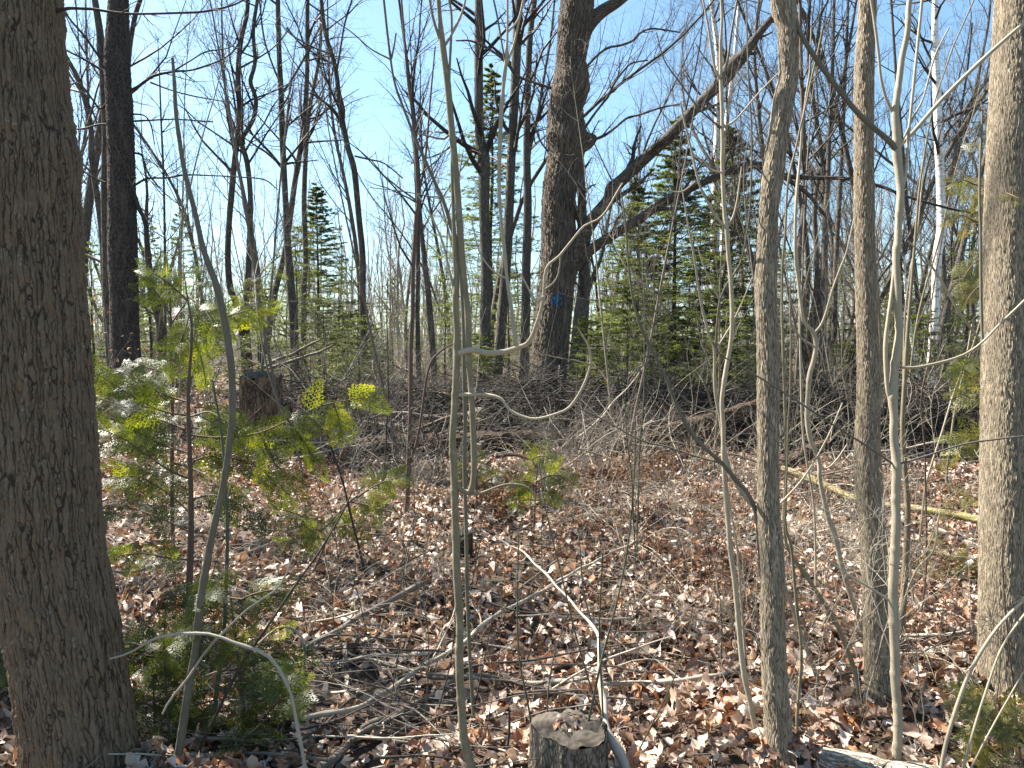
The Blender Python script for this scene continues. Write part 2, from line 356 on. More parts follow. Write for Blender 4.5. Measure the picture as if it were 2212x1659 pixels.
def endwood(name, a, b, cscale):
    m, nt, bs = newmat(name)
    tc = nd(nt, "ShaderNodeTexCoord"); n0 = noise(nt, tc.outputs['Object'], 18, 4)
    w = nd(nt, "ShaderNodeTexWave", wave_type='RINGS', rings_direction='Z'); w.inputs['Scale'].default_value = cscale; w.inputs['Distortion'].default_value = 2.5; w.inputs['Detail'].default_value = 3; ln(nt, tc.outputs['Object'], w.inputs['Vector'])
    c = mixc(nt, math_(nt, 'MULTIPLY', w.outputs[0], .35), a, b); c = mixc(nt, ramp(nt, n0.outputs[0], [(.4, (0, 0, 0)), (.65, (.9, .9, .9))]), c, tuple(x * .45 for x in a))
    ln(nt, c, bs.inputs['Base Color']); bs.inputs['Roughness'].default_value = .85
    bp = nd(nt, "ShaderNodeBump"); bp.inputs['Distance'].default_value = .004; ln(nt, math_(nt, 'ADD', math_(nt, 'MULTIPLY', w.outputs[0], .25), n0.outputs[0]), bp.inputs['Height']); ln(nt, bp.outputs[0], bs.inputs['Normal']); return m
M['end'] = endwood("weathered_cut_wood", (.07, .055, .038), (.115, .09, .065), 16)
M['endpale'] = endwood("pale_cut_wood", (.36, .27, .17), (.48, .38, .26), 30)
def plain(name, col, rough=.8):
    m, nt, bs = newmat(name); n = noise(nt, attrv(nt, (1, 1, 1)), 60, 4)
    ln(nt, mixc(nt, ramp(nt, n.outputs[0], [(.35, (0, 0, 0)), (.65, (1, 1, 1))]), col, tuple(x * .5 for x in col)), bs.inputs['Base Color']); bs.inputs['Roughness'].default_value = rough; return m
M['paint'] = plain("blue_trail_paint", (.03, .16, .30), .6)

# ------------------------------------------------------------------ ground
def axis_pts(segs):
    out = [segs[0][0]]
    for a, b, s in segs: out += list(np.linspace(a, b, max(2, int(round((b - a) / s)) + 1))[1:])
    return np.array(out)
gx = axis_pts([(-400, -60, 20), (-60, -20, 2), (-20, -8, .3), (-8, 8, .055), (8, 20, .3), (20, 60, 2), (60, 400, 20)])
gy = axis_pts([(-40, -2, 1), (-2, 1.5, .15), (1.5, 12, .055), (12, 30, .25), (30, 80, 1.5), (80, 900, 25)])
X, Y = np.meshgrid(gx, gy); mb = MB()
i = np.arange(X.size).reshape(X.shape)
mb.add(np.stack([X, Y, ground(X, Y)], -1), q=np.stack([i[:-1, :-1], i[:-1, 1:], i[1:, 1:], i[1:, :-1]], -1).reshape(-1, 4))
tag(mb.build("ground", M['soil']), "brown forest floor of soil and rotted leaves", "ground", kind="structure")

# ------------------------------------------------------------------ leaf litter (uncountable)
def leaf_mesh(N, pos, size, rng, rows=6, tilt=.68, tintrng=None):
    t = np.linspace(0, 1, rows)
    kind = rng.integers(0, 3, N)
    prof = np.array([np.interp(t, [0, .12, .27, .38, .55, .66, .82, 1], p) for p in
        ([.03, .25, .70, .26, .92, .30, .58, .03], [.04, .35, .52, .55, .5, .42, .28, .02], [.05, .5, 1.05, .32, .98, .24, .42, .02])])
    W = prof[kind] * .5 * rng.uniform(.7, 1.1, (N, 1))
    if rows >= 5: W = W * rng.uniform(.75, 1.2, (N, rows))
    arch = rng.normal(0, .7, (N, 1)); fold = rng.normal(.35, .5, (N, 1)); curl = rng.normal(0, 1.0, (N, 1))
    x = t[None] - .5
    zc = arch * (x ** 2) * 1.2 + rng.normal(0, .03, (N, rows))
    pts = np.empty((N, rows, 3, 3))
    for j, sg in enumerate((-1, 0, 1)):
        pts[:, :, j, 0] = x * np.cos(arch * x) ; pts[:, :, j, 1] = sg * W * np.cos(fold)
        pts[:, :, j, 2] = zc + abs(sg) * W * np.sin(fold) + sg * W * curl * x * 1.0
    pts *= size[:, None, None, None]
    yaw = rng.uniform(0, 2 * np.pi, N); ax = rng.normal(0, tilt, N); ay = rng.normal(0, tilt, N)
    def rot(a, i, j):
        c, s_ = np.cos(a)[:, None, None], np.sin(a)[:, None, None]
        A, B = pts[..., i].copy(), pts[..., j].copy(); pts[..., i] = c * A - s_ * B; pts[..., j] = s_ * A + c * B
    rot(ax, 1, 2); rot(ay, 0, 2); rot(yaw, 0, 1)
    pts += pos[:, None, None, :]
    idx = np.arange(N * rows * 3).reshape(N, rows, 3)
    q = np.stack([idx[:, :-1, :-1], idx[:, :-1, 1:], idx[:, 1:, 1:], idx[:, 1:, :-1]], -1).reshape(-1, 4)
    tint = rng.beta(2.5, 1.6, N) * .88
    dk = rng.random(N) < .24; tint[dk] = rng.uniform(0, .3, dk.sum())
    red = rng.random(N) < .13; tint[red] = rng.uniform(.9, 1, red.sum())
    if tintrng is not None: tint = rng.uniform(*tintrng, N)
    return pts, q, np.broadcast_to(tint[:, None, None], (N, rows, 3))
rng = np.random.default_rng(21); mb = MB()
def scatter(n, d0, d1, size, rows, rng, hz=.03):
    y = np.sqrt(rng.uniform(d0 ** 2, d1 ** 2, n)); x = rng.uniform(-1, 1, n) * (y * .82 + 1.2)
    keep = fbm(x * .9 + 7, y * .9, 2) > rng.uniform(.02, .58, n)
    keep &= (np.abs(y - 9.1) > .9) | (rng.random(n) < .22) | (x < -3.5)  # leaves thinned along the bank, bare dark soil stands in for shade
    x, y = x[keep], y[keep]; n = len(x)
    s = size * rng.uniform(.55, 1.35, n)
    z = ground(x, y) + rng.random(n) ** 1.7 * hz + s * .06
    return leaf_mesh(n, np.stack([x, y, z], -1), s, rng, rows)
for n, a, b, sz, rw, hz in ((22000, 1.4, 4.2, .078, 9, .07), (44000, 4.2, 8, .064, 5, .07), (46000, 8, 16, .075, 3, .07), (20000, 16, 34, .11, 3, .05)):
    p, q, c = scatter(n, a, b, sz, rw, rng, hz); mb.add(p, q=q, c=c)
top = P(1233, 1566, 2.62); q_ = rng.normal(0, .05, (16, 2)); p, q, c = leaf_mesh(16, np.column_stack([top[0] + q_[:, 0], top[1] + q_[:, 1], np.full(16, top[2] + .012)]), rng.uniform(.02, .05, 16), rng, 7, .25); mb.add(p, q=q, c=c)
tag(mb.build("leaf_litter", M['litter']), "curled tan and russet dead leaves covering the forest floor", "leaf litter", kind="stuff")

# twig litter
mb = MB(); n = 13000
y = np.sqrt(rng.uniform(1.8 ** 2, 15 ** 2, n)); x = rng.uniform(-1, 1, n) * (y * .8 + .8)
L = rng.gamma(2.0, .08, n) + .04; a = rng.uniform(0, np.pi * 2, n); sl_ = rng.normal(0, .12, n)
tt = np.linspace(-.5, .5, 5)[None]
bend = rng.normal(0, .12, (n, 1))
px_ = x[:, None] + np.cos(a)[:, None] * tt * L[:, None] - np.sin(a)[:, None] * bend * (tt ** 2) * L[:, None] * 2
py_ = y[:, None] + np.sin(a)[:, None] * tt * L[:, None] + np.cos(a)[:, None] * bend * (tt ** 2) * L[:, None] * 2
pz_ = ground(px_, py_) + .02 + rng.random((n, 1)) * .05 + sl_[:, None] * tt * L[:, None] + np.abs(sl_[:, None]) * L[:, None] * .5
rr = rng.uniform(.0008, .0034, (n, 1)) * np.linspace(1, .45, 5)[None]
mb.tubes(np.stack([px_, py_, pz_], -1), rr, 4)
tag(mb.build("twig_litter", M['twig']), "thin grey twigs strewn over the leaf litter", "twig litter", kind="stuff")

# ------------------------------------------------------------------ traced trees and saplings
def base_depth(px, py): return G(px, py)[1]
def crown_on(mb_, pts, r, rng, counts=(10, 6, 5), t=(.15, .98), lr=.35, ang=(25, 55), up=.06, sides=(4, 3, 3), minr=.0012, wig=.13):
    A, B = resamp(pts, r, 14); A, B = A[None], B[None]; par, pr = A, B
    for lv, m in enumerate(counts):
        par, pr = spawn(par, pr, m, t[0] if lv == 0 else .12, t[1], lr if lv == 0 else .48, ang if lv == 0 else (30, 72), 6, wig, up if lv == 0 else .0, .5, rng, minr=minr)
        mb_.tubes(par, pr, sides[min(lv, len(sides) - 1)])
TREES = []
def traced(name, cat, label, stem, mat, d=None, k=10, step=.05, limbs=(), limbmat=None, ext=0, crown=None, twigmat=None, wobble=0, group=None, partname='trunk', flare=None, seed=0, sink=.25, d1=None, twigs=None):
    rng = np.random.default_rng(1000 + seed + int(stem[0][0]) * 7)
    if d is None: d = base_depth(stem[0][0], stem[0][1])
    p, r = trace(stem, d, step, wobble, rng=rng, d1=d1)
    b = p[0].copy(); g = gz(b[0], b[1])
    if b[2] > g - .02:                                     # run the stem down into the ground
        down = p[0] + (p[0] - p[min(4, len(p) - 1)]) / max(1e-6, abs(p[0][2] - p[min(4, len(p) - 1)][2])) * (b[2] - g + sink)
        nseg = max(2, int((b[2] - g + sink) / step)); dd = np.linspace(down, p[0], nseg, endpoint=False)
        f = np.linspace(1.25 if flare is None else flare, 1.0, nseg)
        p = np.vstack([dd, p]); r = np.concatenate([r[0] * f, r])
    else:                                                 # traced point lies below the ground surface: keep
        pass
    if ext:
        t = norm(p[-1] - p[-8 if len(p) > 8 else 0]); n = max(4, int(ext / .25)); q = [p[-1]]; dcur = t.copy()
        for _ in range(n):
            dcur = norm(dcur + rng.normal(0, .05, 3) + np.array([0, 0, .05])); q.append(q[-1] + dcur * ext / n)
        q = np.array(q[1:]); rq = np.linspace(r[-1], max(.003, r[-1] * .15), n + 1)[1:]
        top = (np.vstack([p[-1:], q]), np.concatenate([r[-1:], rq]))
        p = np.vstack([p, q]); r = np.concatenate([r, rq])
    if partname != 'trunk':
        s_ = np.concatenate([[0], np.cumsum(np.linalg.norm(np.diff(p, axis=0), axis=1))]); nodes = np.cumsum(rng.uniform(.12, .30, 40))
        r = r * (1 + .20 * np.exp(-((s_[:, None] - nodes[None]) / .008) ** 2).sum(1) * (r < .03)) * (1 + wob(len(r), .05, rng, .2))
        p = p + np.stack([wob(len(p), .004, rng, .12), wob(len(p), .006, rng, .12), 0 * s_], 1)
    root = empty(name, (b[0], b[1], gz(b[0], b[1])), label, cat, group); O = np.array(root.location)
    mb = MB(); mb.tubes(p, r, k); mb.build(partname, mat, root, O)
    for lm in limbs:
        dd = lm.get('d', d); e0 = lm.get('dz', None)
        lp, lr_ = trace(lm['p'], dd, max(.03, step), lm.get('wob', 0), d1=lm.get('d1'), rng=rng)
        if lm.get('ext'):
            t = norm(lp[-1] - lp[-4]); q = [lp[-1]]; dcur = t
            for _ in range(6): dcur = norm(dcur + rng.normal(0, .06, 3) + np.array([0, 0, .04])); q.append(q[-1] + dcur * lm['ext'] / 6)
            lp = np.vstack([lp, q[1:]]); lr_ = np.concatenate([lr_, np.linspace(lr_[-1], .0015, 7)[1:]])
        mb = MB(); mb.tubes(lp, lr_, lm.get('k', max(6, k // 2)), cap=lm.get('cap', False))
        if lm.get('tw'): 
            crown_on(mb, lp, lr_, rng, lm['tw'], t=(.1, 1), lr=lm.get('lr', .3), minr=lm.get('minr', .001))
        o = mb.build(lm.get('name', 'branch'), lm.get('mat') or limbmat or mat, root, O)
        if lm.get('label'): o['label'] = lm['label']
    if crown and ext:
        mb = MB(); crown_on(mb, top[0], top[1], rng, crown); mb.build("crown", twigmat or M['twig'], root, O)
    if twigs:
        mb = MB(); crown_on(mb, p, r, rng, twigs['c'], t=twigs.get('t', (.2, 1)), lr=twigs.get('lr', .2), ang=twigs.get('ang', (30, 65)), minr=twigs.get('minr', .0012), up=twigs.get('up', .04))
        mb.build("twigs", twigs.get('mat') or twigmat or M['twig'], root, O)
    return root, p, r

# 1 thick trunk at the left edge
root, pL, rL = traced("tree", "tree", "thickest trunk at the left edge, brown furrowed bark all in shade",
    [(181, 1700, 226), (176, 1640, 222), (161, 1520, 215), (143, 1400, 214), (124, 1290, 213), (106, 1180, 212), (98, 1060, 210), (90, 930, 206), (82, 800, 204), (74, 680, 204), (66, 560, 200), (61, 440, 198), (58, 340, 200), (47, 250, 188), (38, 130, 184), (30, 0, 180), (22, -120, 176)],
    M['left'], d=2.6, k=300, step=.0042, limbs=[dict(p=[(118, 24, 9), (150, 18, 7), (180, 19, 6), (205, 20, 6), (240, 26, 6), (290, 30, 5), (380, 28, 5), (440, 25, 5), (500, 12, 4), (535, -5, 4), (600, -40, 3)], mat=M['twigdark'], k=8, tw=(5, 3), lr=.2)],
    seed=1, flare=1.15)
# extend with a plain upper trunk and crown above the frame
rng = np.random.default_rng(3); O = np.array(root.location)
q = [pL[-1]]; dc = norm(pL[-1] - pL[-40])
for _ in range(16): dc = norm(dc + rng.normal(0, .03, 3) + np.array([0, 0, .05])); q.append(q[-1] + dc * .5)
q = np.array(q); rq = np.linspace(rL[-1], .02, 17); mb = MB(); mb.tubes(q, rq, 20); mb.build("upper_trunk", M['limb'], root, O)
mb = MB(); crown_on(mb, q, rq, rng, (12, 6, 5), t=(.2, 1), lr=.3); mb.build("crown", M['twig'], root, O)

# 2 dark trunk on the left
traced("tree", "tree", "straight black-barked trunk behind the thickest left trunk", 
    [(283, 850, 72), (277, 800, 62), (270, 740, 58), (268, 640, 57), (265, 550, 59), (263, 400, 55), (259, 250, 53), (253, 130, 51), (256, 0, 40), (255, -60, 38)],
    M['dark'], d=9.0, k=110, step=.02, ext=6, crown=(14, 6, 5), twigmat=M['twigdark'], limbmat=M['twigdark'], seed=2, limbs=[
    dict(p=[(278, 197, 6), (300, 186, 6), (330, 165, 6), (372, 155, 5), (410, 152, 4), (440, 144, 4), (480, 128, 3), (508, 105, 3), (530, 60, 2)], tw=(9, 5), lr=.3),
    dict(p=[(372, 155, 4), (410, 132, 3), (445, 112, 3), (500, 100, 2.5), (520, 60, 2)], tw=(6, 4), lr=.3),
    dict(p=[(325, 178, 4), (370, 195, 3), (420, 208, 3), (500, 222, 2)], tw=(7, 4), lr=.25),
    dict(p=[(232, 148, 6), (205, 110, 5), (180, 75, 5), (150, 40, 4), (120, -10, 4)], tw=(6, 4), lr=.25),
    dict(p=[(228, 157, 5), (185, 130, 5), (150, 112, 4), (128, 100, 4)], tw=(5, 4), lr=.3),
    dict(p=[(288, 402, 5), (318, 386, 5), (360, 384, 4), (400, 378, 4), (450, 379, 3), (510, 382, 3), (570, 388, 3), (600, 410, 2)], tw=(9, 5), lr=.22),
    dict(p=[(286, 262, 4), (320, 260, 4), (380, 258, 3), (460, 263, 3)], tw=(8, 4), lr=.28),
    dict(p=[(286, 246, 4), (312, 250, 3), (326, 270, 3), (334, 312, 2)], tw=(4, 3), lr=.3),
    dict(p=[(290, 330, 5), (307, 337, 4), (318, 370, 4), (340, 400, 3), (350, 408, 2)], tw=(5, 3), lr=.3),
    dict(p=[(232, 222, 5), (215, 235, 4), (200, 215, 4), (170, 180, 3), (140, 190, 3)], tw=(5, 3), lr=.3),
    dict(p=[(232, 268, 4), (210, 270, 4), (180, 278, 4), (145, 279, 3)], tw=(5, 3), lr=.25),
    dict(p=[(228, 395, 5), (205, 385, 4), (180, 370, 4), (150, 352, 4)], tw=(5, 3), lr=.25),
    dict(p=[(290, 420, 10), (300, 450, 10), (312, 475, 9), (318, 520, 9), (325, 560, 8)], k=8, name='branch')])
traced("tree", "tree", "slim grey trunk pressed against the left side of the black-barked trunk",
    [(250, 850, 18), (242, 740, 17), (232, 640, 18), (230, 553, 18), (226, 400, 15), (228, 300, 14), (224, 200, 14), (218, 90, 15), (205, 0, 13)], M['mid'], d=9.3, k=20, ext=5, crown=(10, 5, 4), seed=3)
traced("tree", "tree", "slender fork leaning outward on the right of the black-barked trunk top",
    [(268, 300, 6), (278, 130, 10), (285, 70, 10), (293, 30, 10), (303, 0, 9)], M['mid'], d=9.5, k=10, ext=4, crown=(8, 5, 4), seed=4, sink=.2)
traced("tree", "tree", "thin bent trunk between the thickest left trunk and the black-barked one",
    [(238, 800, 14), (232, 700, 14), (226, 620, 13), (222, 520, 14), (214, 450, 13), (206, 400, 12), (197, 333, 12), (197, 283, 11), (184, 217, 11), (166, 165, 10), (150, 135, 9), (136, 105, 8), (128, 57, 7), (120, 0, 6)],
    M['mid'], d=10.5, k=12, ext=4, crown=(8, 5, 4), seed=5, limbs=[dict(p=[(206, 400, 5), (222, 372, 4), (216, 300, 4), (206, 256, 4), (188, 215, 4), (176, 170, 3), (170, 90, 3), (163, 0, 3)], tw=(8, 5), lr=.2)], twigs=dict(c=(18, 6, 4), lr=.14))

# 3 centre trunk with the blue paint mark
oak_d = 10.0
root, pO, rO = traced("tree", "tree", "thick gnarled centre trunk with a blue paint mark and knotty burl",
    [(1183, 985, 170), (1181, 930, 118), (1181, 900, 100), (1181, 860, 88), (1185, 800, 80), (1194, 700, 78), (1203, 620, 76), (1208, 550, 78), (1206, 470, 72), (1210, 400, 72), (1221, 340, 76), (1224, 300, 88), (1222, 262, 78), (1223, 230, 74), (1232, 190, 80), (1234, 160, 74), (1233, 130, 64), (1238, 90, 68), (1244, 50, 76), (1246, 10, 72), (1244, -50, 62), (1243, -120, 58)],
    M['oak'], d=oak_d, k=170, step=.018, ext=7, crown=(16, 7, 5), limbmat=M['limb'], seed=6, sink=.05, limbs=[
    dict(p=[(1255, 78, 34), (1275, 48, 32), (1300, 25, 27), (1335, 3, 23), (1370, -25, 20), (1420, -60, 16)], k=22, name='limb', ext=3, tw=(14, 6, 4)),
    dict(p=[(1215, 610, 30), (1235, 565, 42), (1252, 525, 40), (1266, 495, 34), (1290, 462, 28), (1315, 432, 28), (1325, 408, 34), (1340, 392, 26), (1390, 345, 25), (1440, 300, 24), (1480, 258, 23), (1530, 205, 23), (1562, 172, 30), (1585, 140, 34), (1605, 120, 26), (1630, 85, 17), (1660, 48, 15), (1690, 10, 13), (1720, -40, 11)], k=26, name='limb', d1=9.6, tw=(16, 6, 4), lr=.14, label='rough broken limb rising diagonally to the right'),
    dict(p=[(1222, 600, 26), (1262, 552, 24), (1300, 523, 22), (1345, 495, 20), (1390, 467, 19), (1440, 432, 18), (1490, 408, 17), (1540, 385, 15), (1590, 364, 15), (1645, 358, 17), (1690, 378, 12), (1740, 384, 9), (1830, 386, 8), (1900, 402, 7), (1960, 425, 6), (2050, 450, 5), (2110, 462, 4)], k=18, name='limb', d1=9.0, tw=(24, 6, 4), lr=.10, label='lower dark limb arching right behind the bent trunk'),
    dict(p=[(1690, 380, 10), (1740, 415, 9), (1770, 450, 7), (1790, 480, 6), (1800, 530, 4)], d=9.2, tw=(5, 4, 3), lr=.3),
    dict(p=[(1232, 300, 60), (1256, 305, 50), (1272, 302, 36), (1284, 296, 18), (1287, 293, 5)], k=28, name='burl', label='knotty burl with a broken tip'),
    dict(p=[(1228, 176, 56), (1248, 174, 46), (1264, 170, 30), (1271, 167, 8)], k=28, name='burl'),
    dict(p=[(1278, 303, 7), (1305, 293, 6), (1330, 275, 5), (1355, 255, 5), (1382, 248, 4), (1430, 232, 4), (1470, 225, 3)], tw=(7, 5), lr=.35),
    dict(p=[(1262, 278, 6), (1285, 245, 5), (1310, 212, 5), (1330, 175, 5), (1350, 150, 4), (1366, 136, 4), (1400, 130, 3)], tw=(7, 5), lr=.35),
    dict(p=[(1263, 150, 6), (1285, 125, 5), (1312, 104, 5), (1340, 98, 5), (1366, 88, 5), (1382, 72, 5), (1410, 62, 4), (1470, 70, 3)], tw=(8, 5), lr=.3),
    dict(p=[(1196, 192, 6), (1150, 177, 6), (1115, 162, 6), (1098, 140, 6), (1070, 115, 5), (1040, 98, 5), (1015, 88, 4), (985, 88, 3)], tw=(8, 5), lr=.3),
    dict(p=[(1190, 335, 4), (1165, 300, 4), (1150, 250, 3), (1120, 180, 3)], tw=(6, 4), lr=.35),
    dict(p=[(1160, 900, 44), (1140, 925, 34), (1122, 950, 22), (1105, 962, 10)], k=16, name='root', d=9.9),
    dict(p=[(1210, 905, 40), (1226, 930, 28), (1240, 955, 16), (1262, 965, 8)], k=16, name='root', d=9.9)])
# blue paint patch following the bark
def paint_patch(root, p, r, px, py, d, mat):
    c = P(px, py, d); k = int(np.argmin(np.linalg.norm(p - c, axis=1))); ax = p[k]; rr_ = r[k] + .012
    ang0 = math.atan2(-1, (c[0] - ax[0]) / r[k] * .9); mb = MB(); rng = np.random.default_rng(4)
    for f_ in range(70):
        q0 = abs(rng.normal(0, .044)); a0 = rng.uniform(0, 6.283); cs, cz = q0 * math.cos(a0) * .8, q0 * math.sin(a0) * 1.1; q1 = rng.uniform(.006, .017) if f_ > 8 else .022; n = 9; vs = [(cs, cz)]
        for i in range(n): a = 2 * math.pi * i / n; q = q1 * rng.uniform(.55, 1.2); vs.append((cs + q * math.cos(a) * .7, cz + q * math.sin(a) * 1.4))
        v = []
        for h in (0, -.03):
            for (s, z) in vs:
                a = ang0 + s / rr_; k2 = int(np.clip(k + z / .018, 0, len(p) - 1)); c2 = p[k2]; e = rr_ + h + f_ * .0001
                v.append((c2[0] + e * math.cos(a), c2[1] + e * math.sin(a), ax[2] + z))
        mb.add(v, t=[(0, i + 1, (i + 1) % n + 1) for i in range(n)], q=[(i + 1, (i + 1) % n + 1, n + 1 + (i + 1) % n + 1, n + 1 + i + 1) for i in range(n)])
    mb.build("paint_mark", mat, root, np.array(root.location))['label'] = 'smudged blue trail blaze'
paint_patch(root, pO, rO, 1201, 651, oak_d, M['paint'])

# mid trunks (traced)
def midtree(label, stem, d, seed, mat='mid', k=18, limbs=(), tw=(20, 6, 4), twm='twigdark', ext=5, name="tree", lr=.13):
    return traced(name, "tree", label, stem, M[mat], d=d, k=k, step=.09, ext=ext, crown=(10, 6, 4), twigmat=M[twm], limbs=limbs, seed=seed, sink=.3,
                  twigs=dict(c=tw, t=(.35, .95), lr=lr, minr=.0013, ang=(25, 68), up=.05))
midtree("upright trunk standing just left of the spired fir", [(1045, 850, 28), (1047, 790, 26), (1048, 700, 24), (1050, 600, 23), (1046, 470, 22), (1045, 340, 26), (1036, 290, 20), (1034, 150, 19), (1034, 0, 17)], 13, 11)
midtree("tilted trunk rising right in front of the spired fir", [(1070, 855, 26), (1085, 680, 22), (1095, 550, 21), (1100, 450, 20), (1105, 330, 19), (1112, 200, 20), (1117, 80, 20), (1121, 0, 18)], 13.5, 12)
midtree("forked trunk halfway between the spired fir and the blue-marked trunk", [(1130, 850, 24), (1135, 700, 20), (1137, 560, 19), (1140, 450, 18), (1138, 330, 16), (1140, 200, 14), (1145, 80, 13), (1155, 0, 11)], 14.5, 13,
        limbs=[dict(p=[(1140, 340, 8), (1155, 280, 7), (1165, 230, 7), (1178, 150, 6), (1190, 80, 5), (1198, 0, 4)], tw=(8, 5), lr=.2)])
midtree("grey trunk half hidden behind the right side of the blue-marked trunk", [(1241, 880, 40), (1246, 800, 36), (1254, 700, 34), (1262, 600, 26), (1258, 470, 20), (1254, 345, 15), (1252, 300, 8)], 12.2, 14, k=24, ext=1,
        limbs=[dict(p=[(1262, 655, 12), (1280, 600, 10), (1300, 550, 8), (1315, 470, 6), (1330, 400, 4)], tw=(6, 4), lr=.3)])
midtree("left stem of the crooked pair of dark trunks", [(530, 800, 18), (523, 710, 15), (510, 655, 14), (497, 620, 14), (492, 553, 13), (495, 480, 12), (500, 420, 13), (507, 345, 12), (514, 290, 12), (517, 233, 11), (514, 160, 11), (520, 90, 10), (533, 33, 9), (535, 0, 9)], 14, 15, mat='limb', tw=(30, 6, 4))
midtree("right stem of the crooked pair of dark trunks", [(540, 800, 14), (532, 700, 13), (534, 620, 12), (538, 553, 12), (541, 433, 11), (534, 353, 11), (521, 306, 11), (530, 288, 9), (548, 255, 9), (553, 217, 9), (545, 190, 9), (541, 173, 9), (551, 133, 8), (547, 67, 8), (556, 0, 7)], 14, 16, mat='limb', tw=(26, 6, 4))
midtree("slim trunk with ascending forks right of the crooked pair", [(636, 780, 20), (634, 700, 19), (628, 620, 18), (623, 553, 16), (616, 420, 13), (610, 300, 13), (607, 200, 12), (603, 117, 11), (600, 0, 10)], 15, 17,
        limbs=[dict(p=[(609, 200, 6), (625, 180, 5), (660, 120, 5), (690, 60, 4)], tw=(8, 5), lr=.2), dict(p=[(605, 180, 5), (585, 130, 4), (570, 80, 4), (560, 0, 3)], tw=(8, 5), lr=.2)])
midtree("trunk leaning right from a low base, crossing behind the ascending forks", [(570, 790, 16), (578, 730, 15), (592, 640, 13), (618, 530, 12), (636, 400, 12), (655, 280, 11), (663, 167, 10), (664, 0, 9)], 15.5, 18)
midtree("straight narrow trunk just left of the long leaning trunk", [(655, 790, 14), (656, 640, 12), (660, 553, 11), (657, 420, 11), (667, 250, 9), (690, 120, 7), (694, 0, 6)], 17, 19)
midtree("long trunk leaning left with an S bend in open sky", [(786, 790, 17), (785, 730, 15), (783, 640, 14), (783, 553, 14), (775, 467, 13), (765, 367, 13), (751, 317, 12), (735, 233, 11), (725, 150, 10), (708, 90, 9), (701, 63, 9), (694, 0, 8)], 13.5, 20, mat='limb',
        limbs=[dict(p=[(728, 150, 5), (738, 90, 4), (745, 50, 4), (760, 0, 4)], tw=(6, 4), lr=.2), dict(p=[(744, 300, 5), (727, 245, 5), (700, 220, 5), (670, 200, 4)], tw=(5, 4), lr=.3), dict(p=[(766, 337, 4), (800, 345, 4), (830, 353, 3), (870, 385, 3)], tw=(6, 4), lr=.3), dict(p=[(716, 137, 5), (690, 122, 5), (650, 95, 4), (620, 60, 4)], tw=(6, 4), lr=.3)])
midtree("dark slim trunk behind and right of the long leaning trunk", [(905, 830, 12), (902, 700, 10), (903, 553, 10), (900, 400, 9), (893, 260, 8), (885, 180, 7), (870, 60, 6), (862, 0, 5)], 12, 21, mat='limb')
midtree("narrow trunk leaning left behind the tallest centre sapling", [(938, 820, 16), (932, 720, 14), (924, 620, 12), (916, 553, 11), (908, 470, 9), (905, 380, 7)], 14, 22)
midtree("reddish trunk directly right of the bent ridged trunk", [(1718, 830, 14), (1722, 770, 13), (1735, 665, 12), (1726, 553, 12), (1737, 450, 11), (1738, 375, 11), (1735, 262, 10), (1731, 150, 8), (1728, 0, 7)], 13, 23, mat='red', tw=(26, 6, 4))
midtree("wide grey background trunk midway between the two ridged trunks", [(1772, 850, 15), (1776, 760, 14), (1781, 640, 13), (1783, 487, 12), (1789, 380, 10), (1791, 300, 9), (1796, 225, 9), (1800, 75, 7), (1802, 0, 6)], 14, 24, tw=(26, 6, 4))
midtree("dark wavy trunk behind the reddish one, leaning right", [(1735, 830, 12), (1752, 700, 12), (1765, 600, 11), (1760, 450, 10), (1775, 350, 8), (1800, 250, 7), (1830, 120, 6), (1850, 0, 5)], 16, 25, tw=(26, 6, 4))
midtree("thin grey trunk close behind the left of the straight ridged trunk", [(1800, 840, 11), (1803, 680, 11), (1806, 553, 10), (1815, 400, 9), (1822, 250, 8), (1830, 60, 6), (1832, 0, 5)], 16, 26, tw=(22, 6, 4))
midtree("dark curving trunk low between the arching limb and bent trunk", [(1640, 830, 12), (1652, 600, 11), (1658, 420, 10), (1648, 330, 9), (1640, 250, 8), (1630, 120, 7), (1640, 0, 6)], 15, 27, tw=(26, 6, 4))
midtree("dark leaning trunk crossing the foot of the right birch", [(1967, 925, 16), (1979, 890, 15), (2001, 815, 14), (2027, 740, 14), (2052, 640, 13), (2073, 560, 12), (2090, 490, 11), (2104, 440, 10), (2130, 330, 8), (2150, 230, 6)], 11.6, 28, mat='mid', k=16)
midtree("slim grey trunk just left of the right birch", [(1990, 850, 10), (1985, 700, 10), (1978, 600, 9), (1960, 450, 8), (1950, 330, 8), (1935, 150, 6), (1925, 0, 5)], 16, 29)
midtree("twin-forked grey trunk between the right birch and the edge trunk", [(2062, 840, 12), (2050, 700, 12), (2036, 553, 11), (2038, 470, 11), (2052, 380, 10), (2072, 300, 9), (2105, 200, 7), (2130, 80, 5)], 15, 30,
        limbs=[dict(p=[(2048, 400, 7), (2070, 330, 6), (2075, 250, 5), (2090, 150, 4), (2100, 50, 4)], tw=(8, 5), lr=.2)])
midtree("dark slanting trunk behind the curved grey-green sapling", [(350, 800, 18), (345, 700, 16), (330, 640, 16), (320, 560, 13), (316, 480, 9), (318, 420, 6)], 11, 31, mat='limb', ext=1)
midtree("straight thin pole between the black-barked trunk and the crooked pair", [(358, 800, 6), (356, 553, 5), (354, 400, 5), (348, 260, 4), (345, 170, 3)], 9, 32, mat='limb', k=8, ext=.5, tw=(22, 5, 3), lr=.16)
